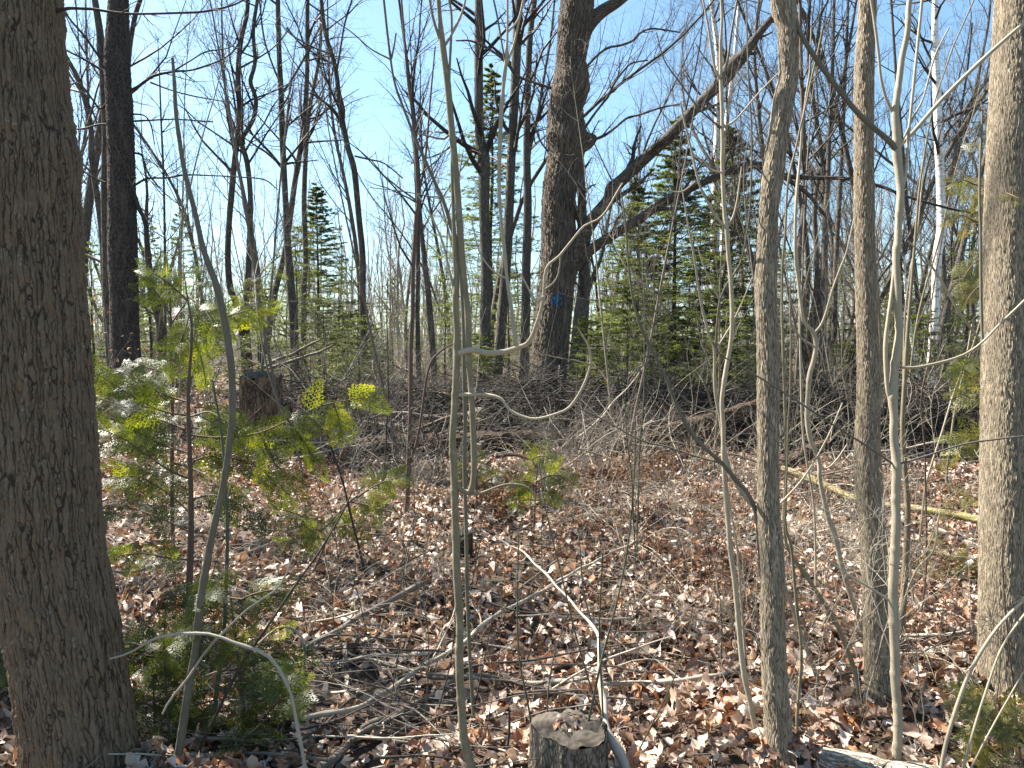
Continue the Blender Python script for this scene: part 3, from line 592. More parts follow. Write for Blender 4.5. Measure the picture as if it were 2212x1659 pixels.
# birches
midtree("left white birch standing behind the pale sapling", [(1545, 900, 22), (1545, 700, 20), (1544, 560, 18), (1545, 450, 19), (1547, 375, 18), (1550, 280, 14), (1553, 150, 12), (1542, 40, 10), (1536, 0, 9)], 18, 33, mat='birch', name="birch_tree")
midtree("second white birch, thinner, tight behind the left birch", [(1560, 860, 12), (1562, 600, 12), (1563, 380, 11), (1568, 280, 11), (1585, 150, 9), (1592, 60, 8), (1598, 0, 8)], 19, 34, mat='birch', name="birch_tree")
midtree("right white birch with black bands beside the edge trunk", [(2003, 890, 19), (2006, 850, 18), (2012, 778, 17), (2020, 665, 17), (2025, 553, 18), (2034, 487, 19), (2031, 375, 17), (2027, 300, 17), (2024, 187, 16), (2020, 112, 14), (2020, 19, 12), (2020, -20, 11)], 12.6, 35, mat='birch', name="birch_tree", k=24)
midtree("short pale birch leaning at the feet of the dark leaning trunk", [(1990, 870, 9), (1978, 780, 8), (1965, 700, 8), (1958, 640, 7)], 14, 36, mat='birch', name="birch_tree", ext=2)

# 4 ridged trunks on the right
traced("tree", "tree", "bent ridged trunk right of centre, swaying right at the top",
    [(1682, 1625, 72), (1681, 1595, 62), (1680, 1556, 56), (1674, 1481, 54), (1671, 1406, 51), (1668, 1331, 50), (1670, 1256, 50), (1666, 1181, 50), (1660, 1106, 47), (1659, 1000, 45), (1660, 850, 47), (1659, 760, 47), (1658, 703, 46), (1654, 628, 45), (1657, 553, 44), (1661, 450, 40), (1670, 375, 46), (1680, 300, 41), (1692, 225, 43), (1703, 165, 41), (1703, 110, 42), (1702, 60, 45), (1692, 10, 50), (1688, -50, 44), (1686, -120, 40)],
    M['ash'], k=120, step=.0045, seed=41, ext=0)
r_, p_, q_ = None, None, None
traced("tree", "tree", "straight ridged trunk second from the right edge",
    [(1904, 1520, 76), (1899, 1490, 62), (1896, 1440, 54), (1893, 1380, 51), (1891, 1300, 50), (1886, 1200, 48), (1880, 1106, 47), (1872, 1020, 50), (1872, 960, 49), (1875, 900, 48), (1876, 800, 45), (1873, 700, 43), (1869, 553, 41), (1867, 450, 41), (1866, 300, 39), (1867, 150, 40), (1872, 60, 36), (1874, 0, 36), (1876, -100, 33)],
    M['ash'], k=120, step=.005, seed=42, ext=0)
rc, pC, rC = traced("tree", "tree", "broad ridged trunk at the right edge, lit on its left flank",
    [(2184, 1560, 190), (2182, 1515, 138), (2180, 1470, 120), (2178, 1400, 114), (2178, 1250, 110), (2178, 1106, 109), (2179, 950, 106), (2180, 800, 105), (2181, 650, 104), (2182, 553, 104), (2185, 450, 102), (2189, 300, 98), (2194, 150, 94), (2200, 0, 90), (2204, -100, 86)],
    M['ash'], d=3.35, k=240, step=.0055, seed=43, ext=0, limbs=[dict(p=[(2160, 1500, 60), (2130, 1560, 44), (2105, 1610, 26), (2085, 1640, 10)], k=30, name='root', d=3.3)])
# upper parts of those three trees, above the frame
for (o, seed) in ((bpy.data.objects[x.name], i) for i, x in enumerate([o for o in COL.objects if o.get('label', '').find('ridged trunk') > 0 and o.name.startswith('tree') and o.type == 'EMPTY' and len(o.children) and o.children[0].data.materials[0] == M['ash']])):
    ch = o.children[0]; me = ch.data; n = len(me.vertices); co = np.empty(n * 3, np.float32); me.vertices.foreach_get("co", co); co = co.reshape(-1, 3)
    kk = 240 if n > 140000 else 120
    top = co[-kk:].mean(0); low = co[-kk * 40:-kk * 39].mean(0); rt = np.linalg.norm(co[-kk:] - top, axis=1).mean()
    rng = np.random.default_rng(60 + seed); dc = norm(top - low); q = [top]
    for _ in range(14): dc = norm(dc + rng.normal(0, .04, 3) + np.array([0, 0, .06])); q.append(q[-1] + dc * .45)
    q = np.array(q); rq = np.linspace(rt, .008, 15)
    mb = MB(); mb.tubes(q, rq, 16); mb.build("upper_trunk", M['mid'], o)
    mb = MB(); crown_on(mb, q, rq, rng, (9, 5, 4), t=(.25, 1), lr=.28); mb.build("crown", M['twig'], o)

# 5 smooth saplings
W = lambda rows, w0, w1: [(x, y, w0 + (w1 - w0) * i / (len(rows) - 1)) for i, (x, y) in enumerate(rows)]
traced("sapling", "sapling", "tallest olive-grey centre sapling with a second stem looping up beside it",
    [(1022, 1720, 22), (1015, 1659, 20), (1001, 1573, 19), (993, 1440, 18), (993, 1340, 17), (988, 1240, 17), (983, 1106, 16), (980, 1040, 17), (978, 986, 16), (980, 886, 15), (984, 820, 15), (986, 753, 16), (985, 700, 13), (984, 640, 14), (984, 553, 12), (981, 480, 8), (978, 420, 7), (973, 300, 6), (970, 170, 5.5), (975, 60, 5), (968, -20, 5)],
    M['sap'], d=2.6, k=20, step=.012, ext=1.2, seed=51, partname='main_stem', limbs=[
    dict(p=[(987, 1046, 11), (1000, 1062, 12), (1012, 1064, 13), (1021, 1045, 13), (1024, 1000, 13), (1020, 886, 13), (1014, 786, 12), (1010, 672, 14), (1007, 640, 12), (998, 553, 14), (989, 430, 15), (981, 333, 15), (973, 250, 14), (965, 167, 14), (956, 96, 14), (950, 40, 10), (946, -20, 10)], k=16, name='second_stem', ext=1.5),
    dict(p=[(956, 97, 9), (948, 78, 7), (937, 45, 6), (928, 0, 5), (922, -50, 4)], name='side_branch'),
    dict(p=[(962, 97, 6), (975, 75, 6), (988, 50, 6), (1002, 15, 5), (1010, -30, 4)], name='side_branch', mat=M['sappale']),
    dict(p=[(992, 764, 15), (1010, 757, 14), (1025, 756, 13), (1040, 760, 13), (1058, 763, 13), (1091, 760, 12), (1121, 750, 11), (1138, 743, 10), (1150, 725, 9), (1158, 703, 8), (1168, 672, 8), (1175, 636, 8), (1180, 580, 6), (1208, 553, 5.5), (1235, 520, 5), (1262, 488, 4.5), (1290, 475, 4), (1310, 455, 4), (1330, 420, 3.5), (1345, 395, 3)], name='arm', mat=M['sappale'], d1=2.4, label='horizontal arm bending up across the blue-marked trunk'),
    dict(p=[(1117, 748, 9), (1113, 735, 8), (1104, 660, 8), (1100, 636, 8), (1094, 590, 7), (1091, 553, 8), (1083, 480, 7), (1078, 400, 8), (1081, 283, 9), (1086, 200, 8), (1093, 135, 8), (1096, 67, 5), (1096, 0, 5), (1096, -60, 4)], name='riser', d=2.5, ext=1, mat=M['sappale']),
    dict(p=[(1092, 135, 5), (1085, 100, 4), (1075, 40, 4), (1062, -20, 4)], name='side_branch', d=2.5, mat=M['sapgrey']),
    dict(p=[(1094, 138, 6), (1104, 115, 5), (1113, 85, 5), (1122, 40, 5), (1136, -15, 5)], name='side_branch', d=2.5, mat=M['sappale']),
    dict(p=[(1096, 70, 5), (1115, 50, 5), (1124, 30, 5), (1132, -10, 4)], name='side_branch', d=2.5, mat=M['sappale']),
    dict(p=[(1178, 625, 5), (1195, 612, 4), (1207, 590, 4), (1211, 555, 4)], name='side_branch', d=2.45),
    dict(p=[(1176, 640, 5), (1158, 652, 5), (1140, 620, 4), (1125, 592, 4)], name='side_branch', d=2.45, mat=M['sappale']),
    dict(p=[(1097, 602, 5), (1080, 596, 5), (1060, 580, 4), (1040, 553, 3.5), (1028, 520, 3), (1018, 470, 3)], name='side_branch', d=2.5, mat=M['sappale']),
    dict(p=[(1097, 602, 4), (1110, 600, 4), (1122, 592, 3)], name='side_branch', d=2.5),
    dict(p=[(990, 853, 8), (1030, 852, 8), (1058, 854, 8), (1083, 862, 7), (1101, 886, 7), (1130, 900, 6), (1158, 905, 6), (1195, 896, 6), (1230, 880, 6), (1258, 838, 6), (1274, 795, 5), (1276, 772, 5), (1270, 745, 4.5), (1258, 725, 4), (1248, 708, 3)], name='arm', mat=M['sappale'], d1=2.45, label='thin lower arm curling up into a hook'),
    dict(p=[(1275, 788, 4), (1240, 778, 3), (1200, 772, 2.5), (1165, 762, 2)], name='side_branch', d=2.45),
    dict(p=[(1012, 1068, 7), (1040, 1065, 6), (1065, 1055, 5), (1090, 1047, 5), (1115, 1046, 5), (1140, 1053, 4), (1165, 1075, 3)], name='side_branch'),
    dict(p=[(980, 280, 4), (960, 300, 5), (930, 295, 4), (900, 288, 3)], name='side_branch'),
    dict(p=[(984, 640, 5), (974, 600, 5), (955, 520, 5), (925, 455, 4), (898, 415, 3.5)], name='side_branch', mat=M['sappale'])], limbmat=M['sap'])
traced("sapling", "sapling", "long grey-green stem slanting up-left beside the tallest centre sapling",
    [(1030, 1650, 8), (1010, 1300, 8), (1003, 900, 9), (1001, 700, 9), (991, 547, 9), (975, 490, 8), (958, 433, 8), (940, 394, 7), (924, 357, 7), (905, 315, 6.5), (888, 273, 6), (868, 220, 5.5), (855, 183, 5), (845, 127, 5), (830, 0, 5), (822, -60, 4)],
    M['sapgrey'], d=3.0, k=10, step=.03, ext=1.2, seed=52, partname='stem', limbs=[
    dict(p=[(843, 128, 4), (800, 105, 3), (760, 70, 2.5), (700, 30, 2.5)], name='side_branch'), dict(p=[(846, 126, 4), (852, 95, 4), (855, 72, 3.5)], name='side_branch'),
    dict(p=[(971, 480, 4), (955, 430, 3), (930, 425, 3), (880, 415, 2.5), (800, 405, 2)], name='side_branch'), dict(p=[(965, 600, 3), (968, 470, 3), (988, 400, 3), (1000, 330, 2.5)], name='side_branch')])
traced("sapling", "sapling", "curved grey-green sapling with a snapped top left of centre",
    [(376, 1720, 19), (383, 1659, 18), (400, 1540, 17), (415, 1440, 16), (430, 1340, 16), (440, 1250, 15), (455, 1170, 15), (473, 1086, 14), (487, 1020, 14), (497, 953, 14), (503, 886, 14), (497, 786, 15), (485, 700, 15), (470, 620, 14), (443, 553, 12), (420, 460, 11), (398, 373, 10), (385, 290, 9), (378, 200, 8), (375, 160, 7), (373, 125, 6.5)],
    M['sapgrey'], d=2.62, k=18, step=.015, seed=53, partname='stem')
traced("sapling", "sapling", "thin dark pole running up just right of the curved snapped sapling",
    [(450, 1700, 9), (455, 1659, 9), (465, 1540, 9), (475, 1440, 9), (485, 1340, 8), (490, 1240, 8), (492, 1140, 7), (487, 1020, 6), (478, 930, 5), (463, 850, 4), (458, 820, 3)], M['shoot'], d=2.9, k=10, step=.03, seed=54, partname='stem')
traced("sapling", "sapling", "slender red-brown sapling left of the tallest centre sapling",
    [(876, 1120, 12), (879, 1086, 11), (883, 986, 10), (886, 920, 9), (888, 853, 9), (888, 753, 9), (891, 653, 9), (894, 553, 9), (898, 470, 9), (903, 433, 8), (898, 333, 7), (890, 250, 6), (880, 150, 5), (868, 0, 4)],
    M['red'], k=12, step=.04, ext=1.5, seed=55, partname='stem', twigs=dict(c=(16, 4), t=(.35, 1), lr=.16, mat=M['twigdark'], minr=.001), limbs=[
    dict(p=[(888, 1000, 6), (905, 930, 5), (925, 800, 5), (950, 760, 4), (985, 740, 3)], name='side_branch'), dict(p=[(898, 500, 6), (905, 420, 5), (918, 350, 5), (930, 210, 4), (940, 100, 3)], name='side_branch')])
traced("sapling", "sapling", "stout pale maple sapling forking in a V near the right ridged trunks",
    [(1937, 1660, 19), (1936, 1629, 18), (1937, 1481, 19), (1934, 1400, 19), (1930, 1340, 21), (1928, 1293, 20), (1932, 1181, 19), (1936, 1106, 18), (1934, 1003, 19), (1932, 909, 17), (1928, 864, 19), (1932, 797, 17), (1937, 759, 17), (1941, 703, 16), (1939, 628, 16), (1937, 553, 15), (1945, 450, 15), (1943, 375, 17), (1937, 319, 19), (1934, 245, 15), (1945, 169, 13), (1956, 94, 12), (1967, 0, 11), (1972, -60, 10)],
    M['sappale'], k=20, step=.012, ext=1.5, seed=56, partname='main_stem', limbs=[
    dict(p=[(1936, 322, 15), (1918, 302, 12), (1880, 270, 11), (1845, 235, 11), (1790, 165, 11), (1745, 100, 10), (1715, 40, 9), (1698, -10, 9), (1690, -60, 8)], name='fork_branch', k=12, ext=1, mat=M['sapgrey']),
    dict(p=[(1938, 320, 12), (1950, 308, 9), (1975, 283, 9), (2030, 220, 9), (2100, 150, 9), (2160, 95, 8), (2212, 50, 8), (2270, 0, 7)], name='fork_branch', k=12, d1=3.0),
    dict(p=[(1930, 245, 7), (1915, 215, 6), (1903, 170, 6), (1897, 110, 6), (1888, 40, 6), (1878, -20, 5)], name='side_branch'),
    dict(p=[(1926, 866, 11), (1918, 845, 9), (1914, 800, 9), (1913, 740, 9), (1920, 680, 8), (1930, 600, 8), (1942, 450, 7), (1956, 375, 7), (1962, 300, 6), (1975, 169, 6), (1992, 0, 6), (1998, -60, 5)], name='second_stem', k=12, ext=1),
    dict(p=[(1945, 794, 6), (1975, 794, 6), (2000, 790, 6), (2050, 778, 6), (2090, 762, 5), (2123, 738, 5), (2160, 700, 5), (2212, 650, 5), (2260, 600, 4)], name='side_branch', d1=2.8),
    dict(p=[(2123, 738, 5), (2121, 700, 6), (2119, 620, 6), (2118, 500, 5.5), (2116, 400, 5), (2122, 240, 4)], name='side_branch', d=2.83, mat=M['sapgrey']),
    dict(p=[(1948, 308, 4), (1975, 250, 5), (1995, 210, 4), (2020, 120, 4), (2050, 60, 3)], name='side_branch'),
    dict(p=[(1930, 1003, 5), (1870, 962, 4.5), (1800, 918, 4), (1720, 865, 4), (1640, 815, 3.5), (1560, 768, 3), (1540, 740, 2.5)], name='side_branch', d1=2.6, mat=M['twig']),
    dict(p=[(1940, 1003, 5), (2000, 985, 4.5), (2080, 960, 4), (2160, 948, 4), (2212, 942, 3)], name='side_branch', mat=M['twig']),
    dict(p=[(1926, 1300, 5), (1880, 1270, 4.5), (1830, 1240, 4), (1790, 1210, 3)], name='side_branch')], limbmat=M['sappale'])
traced("sapling", "sapling", "olive stem standing directly behind the stout pale maple sapling",
    [(1944, 1400, 14), (1950, 1320, 14), (1955, 1220, 13), (1960, 1106, 12), (1952, 1000, 10), (1950, 900, 9), (1958, 760, 8), (1968, 620, 6), (1978, 500, 5), (1992, 360, 4), (2020, 220, 3), (2060, 100, 3)], M['sap'], k=12, step=.03, ext=1, seed=57, partname='stem')
traced("sapling", "sapling", "olive stem hugging the right side of the straight ridged trunk",
    [(1912, 1240, 14), (1908, 1160, 13), (1905, 1100, 12), (1898, 1000, 11), (1897, 900, 9), (1901, 780, 8), (1900, 700, 8), (1893, 600, 7), (1885, 500, 6), (1872, 350, 5)], M['sap'], k=12, step=.03, ext=1, seed=58, partname='stem')
traced("sapling", "sapling", "pale sapling with opposite U-shaped twigs left of the bent ridged trunk",
    [(1634, 1585, 12), (1625, 1545, 12), (1607, 1443, 12), (1596, 1331, 11), (1585, 1237, 11), (1576, 1162, 11), (1571, 1106, 11), (1564, 1003, 10), (1561, 909, 10), (1562, 853, 9), (1570, 797, 10), (1579, 740, 9), (1582, 690, 9), (1581, 647, 9), (1576, 553, 9), (1569, 495, 9), (1565, 450, 8), (1562, 356, 8), (1559, 263, 8), (1557, 168, 8), (1557, 60, 6), (1557, -30, 5)],
    M['sappale'], k=14, step=.015, ext=1, seed=59, partname='main_stem', limbs=[
    dict(p=[(1556, 170, 6), (1545, 150, 5), (1538, 115, 5), (1530, 60, 5), (1517, -10, 4)], name='side_branch'), dict(p=[(1558, 170, 6), (1568, 150, 5), (1574, 115, 5), (1580, 70, 5), (1594, -10, 4)], name='side_branch', mat=M['sapgrey']),
    dict(p=[(1559, 276, 5), (1540, 262, 4), (1510, 235, 4), (1470, 180, 3.5), (1435, 130, 3), (1418, 70, 2.5)], name='side_branch', mat=M['sapgrey']), dict(p=[(1560, 276, 5), (1590, 258, 4), (1640, 200, 3.5), (1685, 155, 3)], name='side_branch'),
    dict(p=[(1569, 492, 7), (1548, 470, 6), (1520, 420, 5), (1507, 385, 5), (1495, 330, 5), (1480, 270, 4.5), (1470, 222, 4)], name='side_branch'), dict(p=[(1570, 492, 5), (1583, 470, 5), (1593, 430, 4), (1602, 360, 3)], name='side_branch'),
    dict(p=[(1563, 373, 4), (1540, 368, 4), (1524, 355, 3), (1516, 338, 3)], name='side_branch'), dict(p=[(1502, 392, 4), (1478, 412, 4), (1460, 415, 3), (1445, 412, 3)], name='side_branch')], limbmat=M['sappale'])
traced("sapling", "sapling", "forked grey sapling joining the slanting pale stem at its foot",
    [(1650, 1140, 8), (1640, 1112, 8), (1600, 1060, 8), (1572, 1000, 8), (1555, 909, 7), (1545, 850, 7), (1544, 757, 7), (1534, 730, 6), (1525, 695, 6), (1510, 628, 5.5), (1499, 553, 5), (1485, 480, 4), (1472, 400, 3)], M['sappale'], d=3.4, k=10, step=.02, seed=60, partname='main_stem', limbs=[
    dict(p=[(1545, 756, 5), (1549, 700, 5), (1555, 650, 5), (1570, 615, 5), (1590, 585, 5), (1604, 553, 4), (1620, 450, 4), (1624, 300, 4), (1617, 170, 3.5), (1614, 60, 3), (1612, 0, 3)], name='side_branch', mat=M['sapgrey']),
    dict(p=[(1546, 756, 4), (1575, 710, 4), (1600, 660, 3), (1625, 600, 3)], name='side_branch'), dict(p=[(1556, 650, 4), (1535, 610, 3), (1515, 560, 3), (1500, 500, 2)], name='side_branch')])
traced("sapling", "sapling", "pale stem slanting down right to the foot of the bent ridged trunk",
    [(1706, 1640, 9), (1701, 1616, 9), (1694, 1556, 8), (1679, 1443, 8), (1662, 1331, 8), (1649, 1256, 8), (1640, 1180, 8), (1634, 1112, 10), (1612, 1062, 9), (1592, 1040, 9), (1562, 1003, 9), (1510, 954, 8.5), (1472, 898, 8), (1435, 808, 7), (1405, 750, 6.5), (1382, 703, 6), (1365, 640, 5), (1358, 580, 4.5), (1352, 500, 4), (1340, 400, 3)],
    M['sapgrey'], d=2.85, k=12, step=.02, seed=61, partname='stem', limbs=[dict(p=[(1638, 1112, 6), (1665, 1105, 5), (1700, 1073, 5), (1730, 1040, 5), (1757, 1000, 4), (1790, 940, 4), (1820, 870, 3)], name='side_branch', mat=M['sappale']),
    dict(p=[(1555, 1000, 4), (1500, 985, 4), (1440, 965, 4), (1382, 950, 3.5), (1300, 905, 3), (1225, 870, 2.5)], name='side_branch'),
    dict(p=[(1546, 893, 4), (1490, 870, 3.5), (1440, 820, 3), (1400, 770, 3)], name='side_branch')])
traced("sapling", "sapling", "slanting stem rooted left of the straight ridged trunk, its upper part upright",
    [(1862, 1530, 11), (1859, 1504, 10.5), (1851, 1462, 10), (1832, 1406, 10), (1802, 1338, 10), (1757, 1267, 9), (1712, 1203, 8), (1695, 1165, 7), (1693, 1106, 6), (1699, 1003, 6), (1696, 853, 6), (1692, 740, 6), (1690, 628, 5.5), (1693, 540, 5), (1703, 400, 5), (1722, 300, 4.5), (1735, 245, 4)],
    M['sap'], k=10, step=.02, seed=62, ext=.4, partname='stem')
traced("sapling", "sapling", "thin wavy stem dropping close right of the bent ridged trunk",
    [(1724, 1600, 7), (1722, 1567, 7), (1726, 1500, 7), (1731, 1387, 7), (1722, 1310, 7), (1716, 1256, 6.5), (1709, 1181, 6), (1697, 1130, 5), (1702, 1000, 4), (1706, 800, 4), (1708, 600, 3)], M['sap'], k=10, step=.02, seed=63, partname='stem')
traced("sapling", "sapling", "wavy pale sapling between the two ridged trunks",
    [(1872, 1430, 12), (1866, 1400, 11), (1859, 1350, 11), (1836, 1286, 11), (1817, 1218, 11), (1806, 1162, 11), (1786, 1106, 10), (1772, 1040, 9), (1769, 995, 9), (1750, 947, 10), (1744, 890, 10), (1748, 815, 10), (1757, 780, 9), (1763, 748, 9), (1757, 718, 9), (1740, 700, 7), (1732, 680, 7), (1724, 600, 7), (1719, 553, 6.5), (1719, 450, 6), (1726, 350, 5), (1734, 260, 5)],
    M['sappale'], d=3.9, k=12, step=.02, seed=64, partname='main_stem', ext=.5, limbs=[
    dict(p=[(1758, 720, 6), (1772, 705, 6), (1783, 680, 6), (1797, 630, 5), (1815, 580, 5), (1830, 540, 4), (1850, 450, 4)], name='side_branch'), dict(p=[(1758, 748, 4), (1730, 730, 5), (1705, 695, 5), (1684, 675, 4)], name='side_branch'),
    dict(p=[(1768, 1012, 4), (1790, 1010, 4), (1810, 990, 4), (1830, 960, 3)], name='side_branch')])

# generic thin stems / shoots listed by trace
def shoots(items, mat, name, cat, d=None, k=7):
    for lab, pts, dd in items:
        traced(name, cat, lab, pts, M[mat], d=dd, k=k, step=.04, seed=len(lab), partname='stem', sink=.12)
shoots([
 ("straight dark green shoot standing left of the near stump", W([(1158, 1680), (1145, 1540), (1122, 1420), (1118, 1300), (1120, 1155)], 5.5, 2.5), 2.8),
 ("long dark green shoot slanting from upper left down to the white forked branch", W([(1300, 1540), (1280, 1500), (1250, 1400), (1215, 1250), (1180, 1106), (1165, 1000)], 4.5, 2), 3.0),
 ("short dark shoot just left of the upright twin shoots at centre", W([(1296, 1400), (1290, 1380), (1260, 1280), (1252, 1180), (1250, 1130)], 4, 2), 3.4),
 ("upright green shoot crossing the top of the near stump", W([(1304, 1680), (1303, 1600), (1300, 1500), (1295, 1370), (1302, 1185)], 5.5, 3), 2.7),
 ("dark shoot leaning right over the near stump", W([(1240, 1680), (1270, 1560), (1300, 1420), (1340, 1270), (1360, 1150), (1370, 1030), (1372, 900)], 6, 2.5), 2.65),
 ("thin dark shoot bowing right of the near stump", W([(1370, 1640), (1400, 1580), (1440, 1500), (1480, 1400), (1495, 1310)], 4, 2), 2.9),
 ("tall thin straight shoot between the blue-marked trunk and the pale sapling", W([(1376, 1190), (1378, 1100), (1380, 1000), (1390, 850), (1392, 700), (1388, 560)], 4, 2), 5.0),
 ("slender upright shoot at the foot of the blue-marked trunk", W([(1375, 1280), (1372, 1180), (1365, 1050), (1355, 940), (1350, 860)], 3.5, 2), 4.8)], 'shoot', "shoot", "shoot")
shoots([
 ("dark stem rising right from the bottom of the curved snapped sapling", W([(415, 1680), (440, 1600), (475, 1530), (520, 1440), (580, 1350), (640, 1260), (690, 1190), (740, 1105), (760, 1060)], 8, 3), 2.7),
 ("dark upright shoot near the bottom, right of the thickest left trunk", W([(368, 1680), (364, 1600), (357, 1480), (353, 1380), (358, 1320)], 5, 3), 2.7),
 ("upright brown shoot through the low brush left of the main sapling", W([(905, 1640), (925, 1600), (955, 1500), (975, 1420), (985, 1340), (1000, 1290)], 4, 2), 3.0),
 ("crooked dark shoot right of the main sapling's foot", W([(1010, 1600), (1020, 1560), (1035, 1480), (1050, 1400), (1065, 1330)], 4, 2), 3.0),
 ("stubby dark shoot beside the left of the near stump", W([(1088, 1659), (1095, 1620), (1100, 1580), (1100, 1535)], 7, 5), 2.8),
 ("thin vertical dark twig left of the red-brown sapling", W([(830, 1010), (835, 940), (838, 850), (836, 700), (838, 600)], 4, 2), 6.5),
 ("thin dark shoot crossing the brush left of the tallest centre sapling", W([(755, 1100), (740, 1040), (712, 960), (700, 905)], 5, 3), 4.5)], 'twigdark', "shoot", "shoot")
shoots([
 ("thin red shoot in front of the right edge trunk", W([(2194, 1540), (2190, 1500), (2178, 1400), (2170, 1300), (2165, 1200), (2170, 1106), (2195, 1060)], 4, 2.5), 2.8),
 ("short rust-coloured shoot standing before the near stump", W([(1173, 1680), (1178, 1600), (1185, 1480), (1200, 1400), (1225, 1330)], 4, 2), 2.75),
 ("thin red-brown stem in the grass of twigs right of the maple sapling", W([(1975, 1420), (1990, 1330), (2000, 1200), (1998, 1000), (1990, 860), (2010, 760), (2012, 650)], 5, 2.5), 4.0)], 'red', "shoot", "shoot")
shoots([
 ("pale bowed stem sweeping up to the right edge before the edge trunk", W([(2030, 1680), (2045, 1600), (2075, 1500), (2100, 1440), (2150, 1360), (2212, 1295), (2260, 1250)], 9, 6), 2.6),
 ("second pale bowed stem below the first at the right edge", W([(2075, 1680), (2090, 1620), (2130, 1500), (2165, 1400), (2212, 1330), (2250, 1290)], 6, 4), 2.55),
 ("thin pale stem crossing low in front of the mossy root", W([(2090, 1670), (2130, 1590), (2170, 1520), (2212, 1450)], 4, 3), 2.6),
 ("pale stem leaning left between the bent trunk and the log", W([(1775, 1620), (1758, 1570), (1725, 1500), (1690, 1440), (1640, 1390), (1590, 1340), (1555, 1290), (1545, 1235)], 5, 3), 3.0),
 ("pale shoot slanting beside the maple sapling's foot", W([(1920, 1590), (1890, 1550), (1850, 1510)], 4, 3), 3.0),
 ("upright pale stem just right of the maple sapling's fork", W([(1968, 1250), (1962, 1180), (1955, 1050), (1950, 900), (1955, 700), (1965, 600), (1985, 470), (2000, 300)], 5, 2.5), 4.2),
 ("pale stem leaning right over the mossy ground near the edge trunk", W([(1945, 1330), (1955, 1290), (1980, 1230), (2015, 1190), (2025, 1130), (2030, 1106)], 5, 3), 3.6),
 ("bare forked stem left of the right birch", W([(1990, 1130), (2000, 1050), (2030, 950), (2060, 850), (2085, 780), (2100, 700)], 5, 2.5), 5.0),
 ("pale stem crossing diagonally before the right birch", W([(2130, 780), (2120, 740), (2075, 680), (2040, 620), (2000, 560), (1960, 520)], 6, 4), 3.6),
 ("thin pale upright stem right of the bent ridged trunk", W([(1760, 1180), (1755, 1080), (1735, 950), (1728, 800), (1726, 600), (1718, 450), (1733, 290)], 5, 4), 4.4),
 ("pair stem curving up in open space left of the bent trunk", W([(1600, 1280), (1592, 1180), (1575, 1080), (1560, 960)], 5, 3), 3.6)], 'sappale', "shoot", "shoot")

# ------------------------------------------------------------------ branches and logs on the ground
def branch(label, pts, mat, d=None, name="fallen_branch", cat="branch", lift=.03, k=10, group=None, tw=None, depths=None, cap=True, endmat=None):
    rows = []
    for j, (x, y, w) in enumerate(pts):
        if depths is not None: pt = P(x, y, depths[j]); dd = depths[j]
        elif d is not None: pt = P(x, y, d); dd = d
        else: pt, dd = G(x, y, lift)
        rows.append(np.append(pt, w / 2 * dd / FPX))
    c = cr(rows, .05)
    c[:, 2] = np.maximum(c[:, 2], ground(c[:, 0], c[:, 1]) + c[:, 3] * .3)
    rng = np.random.default_rng(int(pts[0][0])); c[:, 3] *= 1 + wob(len(c), .16, rng, .6)
    if name not in ('log', 'fallen_pole'):
        for kk in range(3, len(c), int(rng.integers(3, 6))): c[kk, 3] *= 1.22
        c[:, 2] += wob(len(c), .014, rng, .35); c[:, 0] += wob(len(c), .012, rng, .35)
    O = c[0, :3].copy(); O[2] = gz(O[0], O[1]); mb = MB(); mb.tubes(c[:, :3], c[:, 3], k, cap=cap)
    if tw: crown_on(mb, c[:, :3], c[:, 3], rng, tw, lr=.18, minr=.001)
    if endmat:
        root = empty(name, O, label, cat, group); mb.build("bark", M[mat], root, O)
        for e in endmat:
            mb = MB(); a = c[e, :3]; t = norm(c[e, :3] - c[1 if e == 0 else -2, :3]); mb.tubes(np.array([a, a + t * .006]), np.array([c[e, 3] * .93] * 2), 24, cap=True)
            mb.build("cut_end", M['endpale'], root, O)
        return root
    return tag(mb.build(name, M[mat], None, O), label, cat, group)
branch("long pale fallen branch lying across the leaves to a blunt right end", [(1600, 1438, 11), (1588, 1447, 12), (1540, 1462, 11), (1480, 1472, 10), (1382, 1475, 11), (1280, 1480, 11), (1130, 1470, 9), (1000, 1465, 8), (900, 1450, 6), (780, 1420, 5)], 'twigpale', lift=.06, tw=(5, 2))
branch("long straight pale branch rising right behind the main sapling", [(650, 1556, 10), (691, 1545, 10), (760, 1530, 9), (840, 1490, 9), (910, 1445, 9), (985, 1400, 8), (1060, 1340, 8), (1150, 1290, 6), (1260, 1225, 5), (1380, 1165, 4)], 'twigpale', lift=.10, tw=(8, 3))
branch("thick knotty branch rising right to a blunt tip left of the main sapling", [(650, 1408, 9), (691, 1383, 10), (770, 1335, 11), (860, 1290, 11), (922, 1258, 11)], 'twig', lift=.10, tw=(5, 2))
branch("smooth dark branch lying just under the thick knotty one", [(660, 1398, 9), (720, 1393, 8), (790, 1386, 8), (860, 1375, 8), (905, 1368, 6), (925, 1378, 5)], 'twig', lift=.05, tw=(4, 2))
branch("thickest bottom branch sweeping up right to the main sapling", [(690, 1660, 20), (720, 1640, 18), (770, 1585, 15), (840, 1555, 14), (920, 1530, 14), (985, 1515, 13), (1030, 1505, 9)], 'twig', lift=.05, tw=(5, 3))
branch("branch running parallel above the thickest bottom branch", [(760, 1600, 9), (800, 1570, 10), (860, 1540, 11), (900, 1518, 10), (960, 1485, 10), (985, 1470, 9)], 'twig', lift=.08, tw=(5, 3))
branch("thin crossing branch descending right behind the main sapling", [(740, 1400, 5), (800, 1430, 6), (880, 1450, 6), (960, 1462, 7), (1040, 1458, 6), (1120, 1475, 6), (1250, 1500, 6), (1382, 1510, 4)], 'twig', lift=.07, tw=(7, 3))
